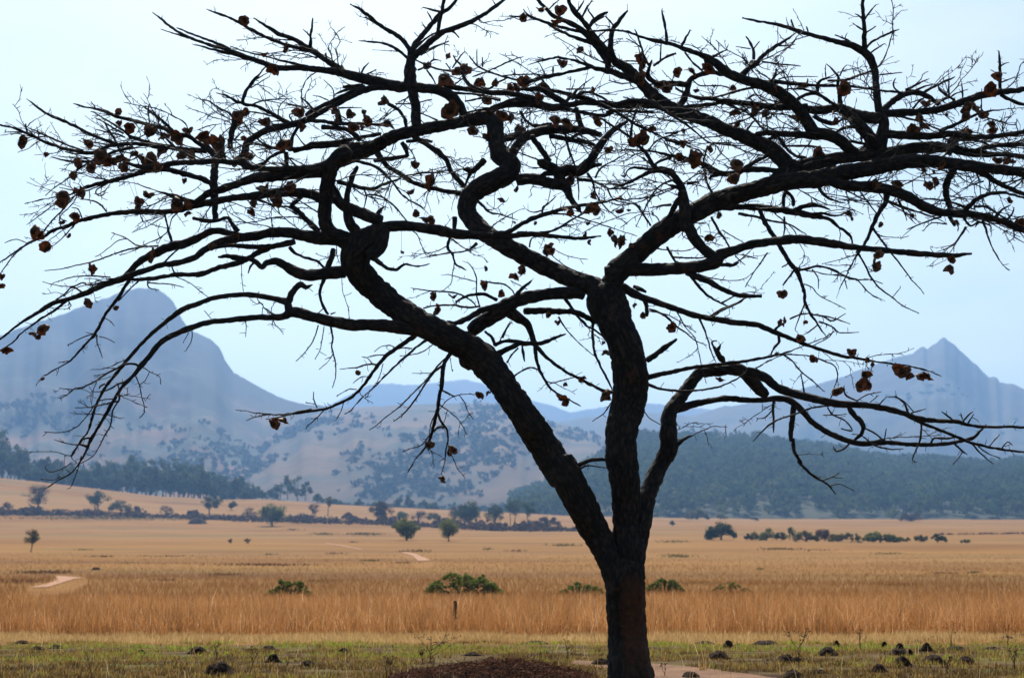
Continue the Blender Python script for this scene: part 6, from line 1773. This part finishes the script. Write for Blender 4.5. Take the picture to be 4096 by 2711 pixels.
def build_tree():
    M_BARK = bark_material()
    M_TWIG = material('twig_bark', [(0.35, (0.014, 0.011, 0.010)), (0.7, (0.045, 0.034, 0.028))], scale=18, spec=0.15, rough=0.75)
    root = empty('pod_tree', (float(at(2526, 2780, TREE_D).x), TREE_D, 0))
    tag(root, 'large bare spreading tree with dark crooked limbs and hanging round brown seed pods', 'tree')
    rl = np.array(root.location)
    wood = parse_wood()
    skel = np.zeros((0, 5))                 # u, v, depth, owner, width
    rr = random.Random(5)
    branches = []
    pending = [(k, s, P) for k, s, P in wood]
    owner_n = 0
    owners = []
    def near(q):
        if len(skel) == 0: return 1e9, None
        d2 = (skel[:, 0] - q[0])**2 + (skel[:, 1] - q[1])**2
        i = int(np.argmin(d2)); return math.sqrt(d2[i]), skel[i]
    order = []
    for kind, slope, P in pending:
        if kind == 'B':
            d0, s0 = near(P[0][:2]); d1, s1 = near(P[-1][:2])
            w0, w1 = P[0][2], P[-1][2]
            # the thick end is the base unless the thin one sits clearly on other wood
            if (w1 > w0 * 1.15 and d1 < 60) or (d1 + 12 < d0 and w1 >= 0.6 * w0):
                P = P[::-1]; d0, s0 = d1, s1
            dep0 = s0[2]; own = int(s0[3])
            sl = rr.uniform(-0.42, 0.42)
            if dep0 > 1.6: sl = -abs(sl)
            if dep0 < -1.6: sl = abs(sl)
        else:
            d0, s0 = near(P[0][:2])
            dep0 = 0.0 if s0 is None else s0[2]
            own = owner_n; owner_n += 1; owners.append(None); sl = slope
        wmax = float(P[:, 2].max())
        step = 4.5 if wmax > 34 else 7.0 if wmax > 12 else 9.0
        R = catmull(P, step)
        seg = np.concatenate([[0], np.cumsum(np.hypot(np.diff(R[:, 0]), np.diff(R[:, 1])))])
        mpp = TREE_D / F
        dep = dep0 + sl * seg * mpp + 0.06 * np.sin(seg * 0.013 + rr.uniform(0, 6)) * np.minimum(seg / 200, 1)
        if wmax <= 34:      # small crooks of young wood
            for a in (0, 1):
                j = np.array([mn.noise(Vector((s * 0.045, rr.random() * 0 + len(branches) * 3.3, a * 7.7))) for s in seg])
                R[:, a] += j * 3.0 * np.minimum(seg / 30, 1) * (0.5 + wmax / 60)
        skel = np.vstack([skel, np.column_stack([R[:, 0], R[:, 1], dep, np.full(len(R), own), R[:, 2]])])
        branches.append((kind, own, R, dep, wmax, seg))
    P3 = lambda u, v, dep: np.array(at(u, v, TREE_D + dep))
    limb_obj = {}
    twig_parts = {k: [] for k in range(owner_n)}
    first = True
    n_b = 0
    for bi, (kind, own, R, dep, wmax, seg) in enumerate(branches):
        pts = np.array([P3(u, v, d) for u, v, d in zip(R[:, 0], R[:, 1], dep)])
        rad = R[:, 2] * 0.5 * (TREE_D + dep) / F
        knob = np.array([mn.noise(Vector((s * 0.09, bi * 5.1, 0))) for s in seg])
        if wmax > 34:
            ns = int(min(72, max(20, wmax * 0.5)))
            geo = tube(pts - rl, rad * 0.97, ns, bark=min(0.012, 0.003 + 0.07 * float(rad.mean())), seed=bi * 3.0)
        elif wmax > 12:
            geo = tube(pts - rl, rad * (1 + 0.22 * knob), 12, bark=0.0036, seed=bi * 3.0)
        else:
            geo = tube(pts - rl, rad * (1 + 0.42 * knob), 6)
        shd = tube.shade.copy()
        if kind == 'M':
            nm = 'trunk' if first else 'limb'
            first = False
            V, fc = join_tubes([geo])
            limb_obj[own] = link(nm, mesh_np(nm, V, fc, 0, M_BARK, attr=shd), root)
        elif wmax > 5.5:
            V, fc = join_tubes([geo])
            link('branch', mesh_np('branch', V, fc, 0, M_BARK if wmax > 14 else M_TWIG, attr=shd), limb_obj[own]); n_b += 1
        else:
            twig_parts[own].append(geo)
    # spurs and twigs growing from the surveyed wood
    rt = random.Random(21)
    def grow(p, tdir, length, r0, own, depth=0, flat=1.0):
        n = min(max(3, int(length / 0.025)), 22)
        d = tdir.copy(); q = p.copy(); pts = [q.copy()]
        for k in range(n):
            w = 0.20 if depth else 0.16
            d = d + np.array([rt.gauss(0, w), rt.gauss(0, w), rt.gauss(0, w) * flat]); d /= np.linalg.norm(d)
            q = q + d * length / n; pts.append(q.copy())
        pts = np.array(pts)
        rad = np.linspace(r0, max(r0 * 0.5, 0.0022), len(pts)) * (1 + 0.28 * np.array([rt.uniform(-1, 1) for _ in pts]))
        twig_parts[own].append(tube(pts - rl, rad, 5 if r0 > 0.004 else 4))
        if depth < 2 and length > 0.10:
            for _ in range(int(length / (0.055 if depth == 0 else 0.045))):
                i = rt.randrange(1, len(pts) - 1)
                t_ = pts[i] - pts[i - 1]; t_ /= np.linalg.norm(t_) + 1e-9
                dd = t_ * rt.uniform(0.2, 1) + np.array([rt.gauss(0, .6), rt.gauss(0, .6), rt.gauss(0, .6)]); dd /= np.linalg.norm(dd)
                if length > 0.35 and rt.random() < 0.35: grow(pts[i], dd, rt.uniform(0.11, 0.26), max(r0 * 0.6, 0.0028), own, depth + 1, flat)
                else: grow(pts[i], dd, rt.choice([0.015, 0.025, 0.04, 0.06]), rt.uniform(0.0022, 0.0032), own, 2)
    for bi, (kind, own, R, dep, wmax, seg) in enumerate(branches):
        if kind == 'M' and bi < 3: continue
        pts = np.array([P3(u, v, d) for u, v, d in zip(R[:, 0], R[:, 1], dep)])
        T, Nn, B = frames(pts)
        L_ = seg[-1]
        for _ in range(int(L_ / (24 if wmax < 30 else 48))):
            i = min(len(pts) - 1, int(len(pts) * rt.uniform(0.06, 0.97)))
            a = rt.uniform(0, 6.28); out_ = Nn[i] * math.cos(a) + B[i] * math.sin(a)
            dd = T[i] * rt.uniform(0.0, 0.9) + out_; dd /= np.linalg.norm(dd)
            ln = rt.choice([0.010, 0.016, 0.024, 0.035, 0.06]) * rt.uniform(0.7, 1.2)
            grow(pts[i], dd, ln + R[i, 2] * 0.0009, rt.uniform(0.0024, 0.0036), own, 2)
        # secondary shoots, lying in flat sprays as in the rest of the crown
        for i in range(len(pts)):
            v = R[i, 1]
            dens = np.interp(v, [60, 250, 400, 440, 760, 880, 1000], [0.12, 0.35, 0.7, 1.15, 1.15, 0.4, 0.1])
            step = seg[i] - seg[i - 1] if i else 0
            if rt.random() < dens * step / 56 and 0.06 * L_ < seg[i] < 0.86 * L_ and R[i, 2] > 6:
                a = rt.uniform(0, 6.28); out_ = Nn[i] * math.cos(a) + B[i] * math.sin(a)
                dd = T[i] * rt.uniform(0.5, 1.2) + out_ * rt.uniform(0.4, 1.0); dd[2] = min(max(dd[2] * 0.55, -0.4), 0.35); dd /= np.linalg.norm(dd)
                ln = rt.uniform(0.18, 0.42) if R[i, 2] < 18 else rt.uniform(0.3, 0.85)
                grow(pts[i], dd, ln, min(R[i, 2] * 0.5 * 0.0022 * 0.5, 0.0034 + ln * 0.005), own, 0, 0.6)
    for own, parts in twig_parts.items():
        if parts:
            V, fc = join_tubes(parts)
            tag(link('twigs', mesh_np('twigs', V, fc, 0, M_TWIG), limb_obj[own]), kind='stuff')
    build_pods(root, rl, skel, P3)

def build_pods(root, rl, skel, P3):
    M_WING = bpy.data.materials.new('pod_wing'); M_WING.use_nodes = True
    nt = M_WING.node_tree; N, L = nt.nodes, nt.links; N.clear()
    out = N.new('ShaderNodeOutputMaterial'); b = N.new('ShaderNodeBsdfPrincipled'); b.inputs['Roughness'].default_value = 0.6
    tc = N.new('ShaderNodeTexCoord'); t = N.new('ShaderNodeTexNoise'); t.inputs['Scale'].default_value = 2.2; t.inputs['Detail'].default_value = 6
    L.new(tc.outputs['Object'], t.inputs['Vector'])
    r = N.new('ShaderNodeValToRGB'); r.color_ramp.elements[0].position = 0.3; r.color_ramp.elements[0].color = (0.045, 0.018, 0.008, 1)
    r.color_ramp.elements[1].position = 0.72; r.color_ramp.elements[1].color = (0.34, 0.135, 0.042, 1)
    L.new(t.outputs['Fac'], r.inputs['Fac']); L.new(r.outputs['Color'], b.inputs['Base Color'])
    tr = N.new('ShaderNodeBsdfTranslucent'); L.new(r.outputs['Color'], tr.inputs['Color'])
    ms = N.new('ShaderNodeMixShader'); ms.inputs[0].default_value = 0.5
    L.new(b.outputs['BSDF'], ms.inputs[1]); L.new(tr.outputs['BSDF'], ms.inputs[2]); L.new(ms.outputs['Shader'], out.inputs['Surface'])
    M_SEED = material('pod_bristle', [(0.35, (0.02, 0.011, 0.007)), (0.7, (0.07, 0.035, 0.016))], scale=3)
    M_STALK = material('pod_stalk', [(0.4, (0.02, 0.014, 0.01)), (0.7, (0.06, 0.035, 0.02))], scale=9)
    wings, seeds = [], []
    for k in range(13):
        rk = random.Random(100 + k)
        nr, na = 5, 26
        V = []
        notch = math.pi / 2 + rk.uniform(-0.3, 0.3)
        bend = rk.uniform(0.35, 0.85); fold = rk.uniform(-0.5, 0.5)
        for s in (1, -1):
            for i in range(nr + 1):
                f = i / nr
                for j in range(na):
                    a = 2 * math.pi * j / na
                    rad = f * (1 + 0.13 * math.sin(2 * a + 1.7 * k) + 0.09 * math.sin(3 * a + k) + 0.06 * math.sin(7 * a + 2 * k) + 0.04 * rk.uniform(-1, 1))
                    dn = abs((a - notch + math.pi) % (2 * math.pi) - math.pi)
                    if dn < 0.38: rad *= 1 - 0.26 * (1 - dn / 0.38) * f
                    x, z = rad * math.cos(a), rad * math.sin(a) * rk.uniform(0.99, 1.01)
                    y = bend * (x * x + 0.4 * z * z) * (1 if k % 2 else -1) + fold * z * abs(z) + 0.10 * f * f * math.sin(5 * a + k) + s * (0.012 + 0.05 * (1 - f))
                    V.append((x, y, z))
        V = np.array(V); n_ = (nr + 1) * na
        ix = np.arange(n_).reshape(nr + 1, na); jx = np.roll(ix, -1, axis=1)
        q = np.stack([ix[:-1], jx[:-1], jx[1:], ix[1:]], axis=-1).reshape(-1, 4)
        rim = np.stack([ix[-1], jx[-1], jx[-1] + n_, ix[-1] + n_], axis=-1)
        wings.append(mesh_np('seed_pod', V, np.vstack([q, q[:, ::-1] + n_, rim]), 4, M_WING))
    for k in range(3):
        rk = random.Random(200 + k)
        bm = bmesh.new(); bmesh.ops.create_icosphere(bm, subdivisions=2, radius=0.36)
        for v in bm.verts:
            v.co = Vector((v.co.x * 1.15, v.co.y * 0.62, v.co.z)) * (1 + 0.12 * mn.noise(v.co * 6 + Vector((k, 0, 0))))
        for _ in range(150):     # stiff bristles
            d = Vector((rk.gauss(0, 1), rk.gauss(0, 0.9), rk.gauss(0, 1))).normalized()
            p = Vector((d.x * 0.38, d.y * 0.2, d.z * 0.34)); sd = d.cross(Vector((rk.random(), rk.random(), rk.random()))).normalized() * 0.018
            tip = p + d * rk.uniform(0.14, 0.26) + Vector((rk.gauss(0, .05), rk.gauss(0, .05), rk.gauss(0, .05)))
            bm.faces.new([bm.verts.new(p + sd), bm.verts.new(p - sd), bm.verts.new(tip)])
        me = bpy.data.meshes.new('seed_case'); bm.to_mesh(me); bm.free(); me.materials.append(M_SEED); seeds.append(me)
    rp = random.Random(77)
    tile = None
    k = 0
    for tkn in PODS.split():
        if tkn in TILES: tile = tkn; continue
        x, y, r = (float(a) for a in tkn.split(','))
        ox, oy, s = TILES[tile]
        u, v, r = ox + x / s, oy + y / s, r / s
        # hang from the wood above it
        m = (np.abs(skel[:, 0] - u) < 60) & (skel[:, 1] < v + r * 0.5) & (skel[:, 1] > v - 120)
        cand = skel[m] if m.any() else skel
        d2 = (cand[:, 0] - u)**2 + (cand[:, 1] - (v - r))**2
        b_ = cand[int(np.argmin(d2))]
        dep = b_[2] - 0.05 - rp.uniform(0, 0.12)
        size = r * (TREE_D + dep) / F * 1.12
        o = link('seed_pod', wings[k % len(wings)], root)
        o.location = P3(u, v, dep) - rl
        narrow = r < 14
        o.rotation_euler = (rp.gauss(0, .55), rp.gauss(0, 0.5), rp.uniform(0.7, 1.3) if narrow and rp.random() < .6 else rp.gauss(0, 0.75) + (math.pi if rp.random() < .5 else 0))
        size *= rp.uniform(0.9, 1.25); o.scale = (size, size, size * rp.uniform(0.9, 1.12))
        c = link('seed_case', seeds[k % 3], o); c.scale = (rp.uniform(1.0, 1.45),) * 3
        top = P3(u, v - r * 0.25, dep) - rl
        bp = P3(b_[0], b_[1], b_[2]) - rl
        mid = (top + bp) / 2 + np.array([rp.gauss(0, .006), rp.gauss(0, .006), -0.004])
        Q = np.array([(1 - t)**2 * top + 2 * t * (1 - t) * mid + t * t * bp for t in np.linspace(0, 1, 6)])
        V, fc = join_tubes([tube(Q, np.full(6, 0.0016), 4)])
        st = link('stalk', mesh_np('stalk', V, fc, 0, M_STALK), o)
        st.matrix_parent_inverse = _basis(o).inverted()
        k += 1

def _basis(o):
    from mathutils import Matrix, Euler
    return Matrix.LocRotScale(o.location, Euler(o.rotation_euler), o.scale)

build_tree()
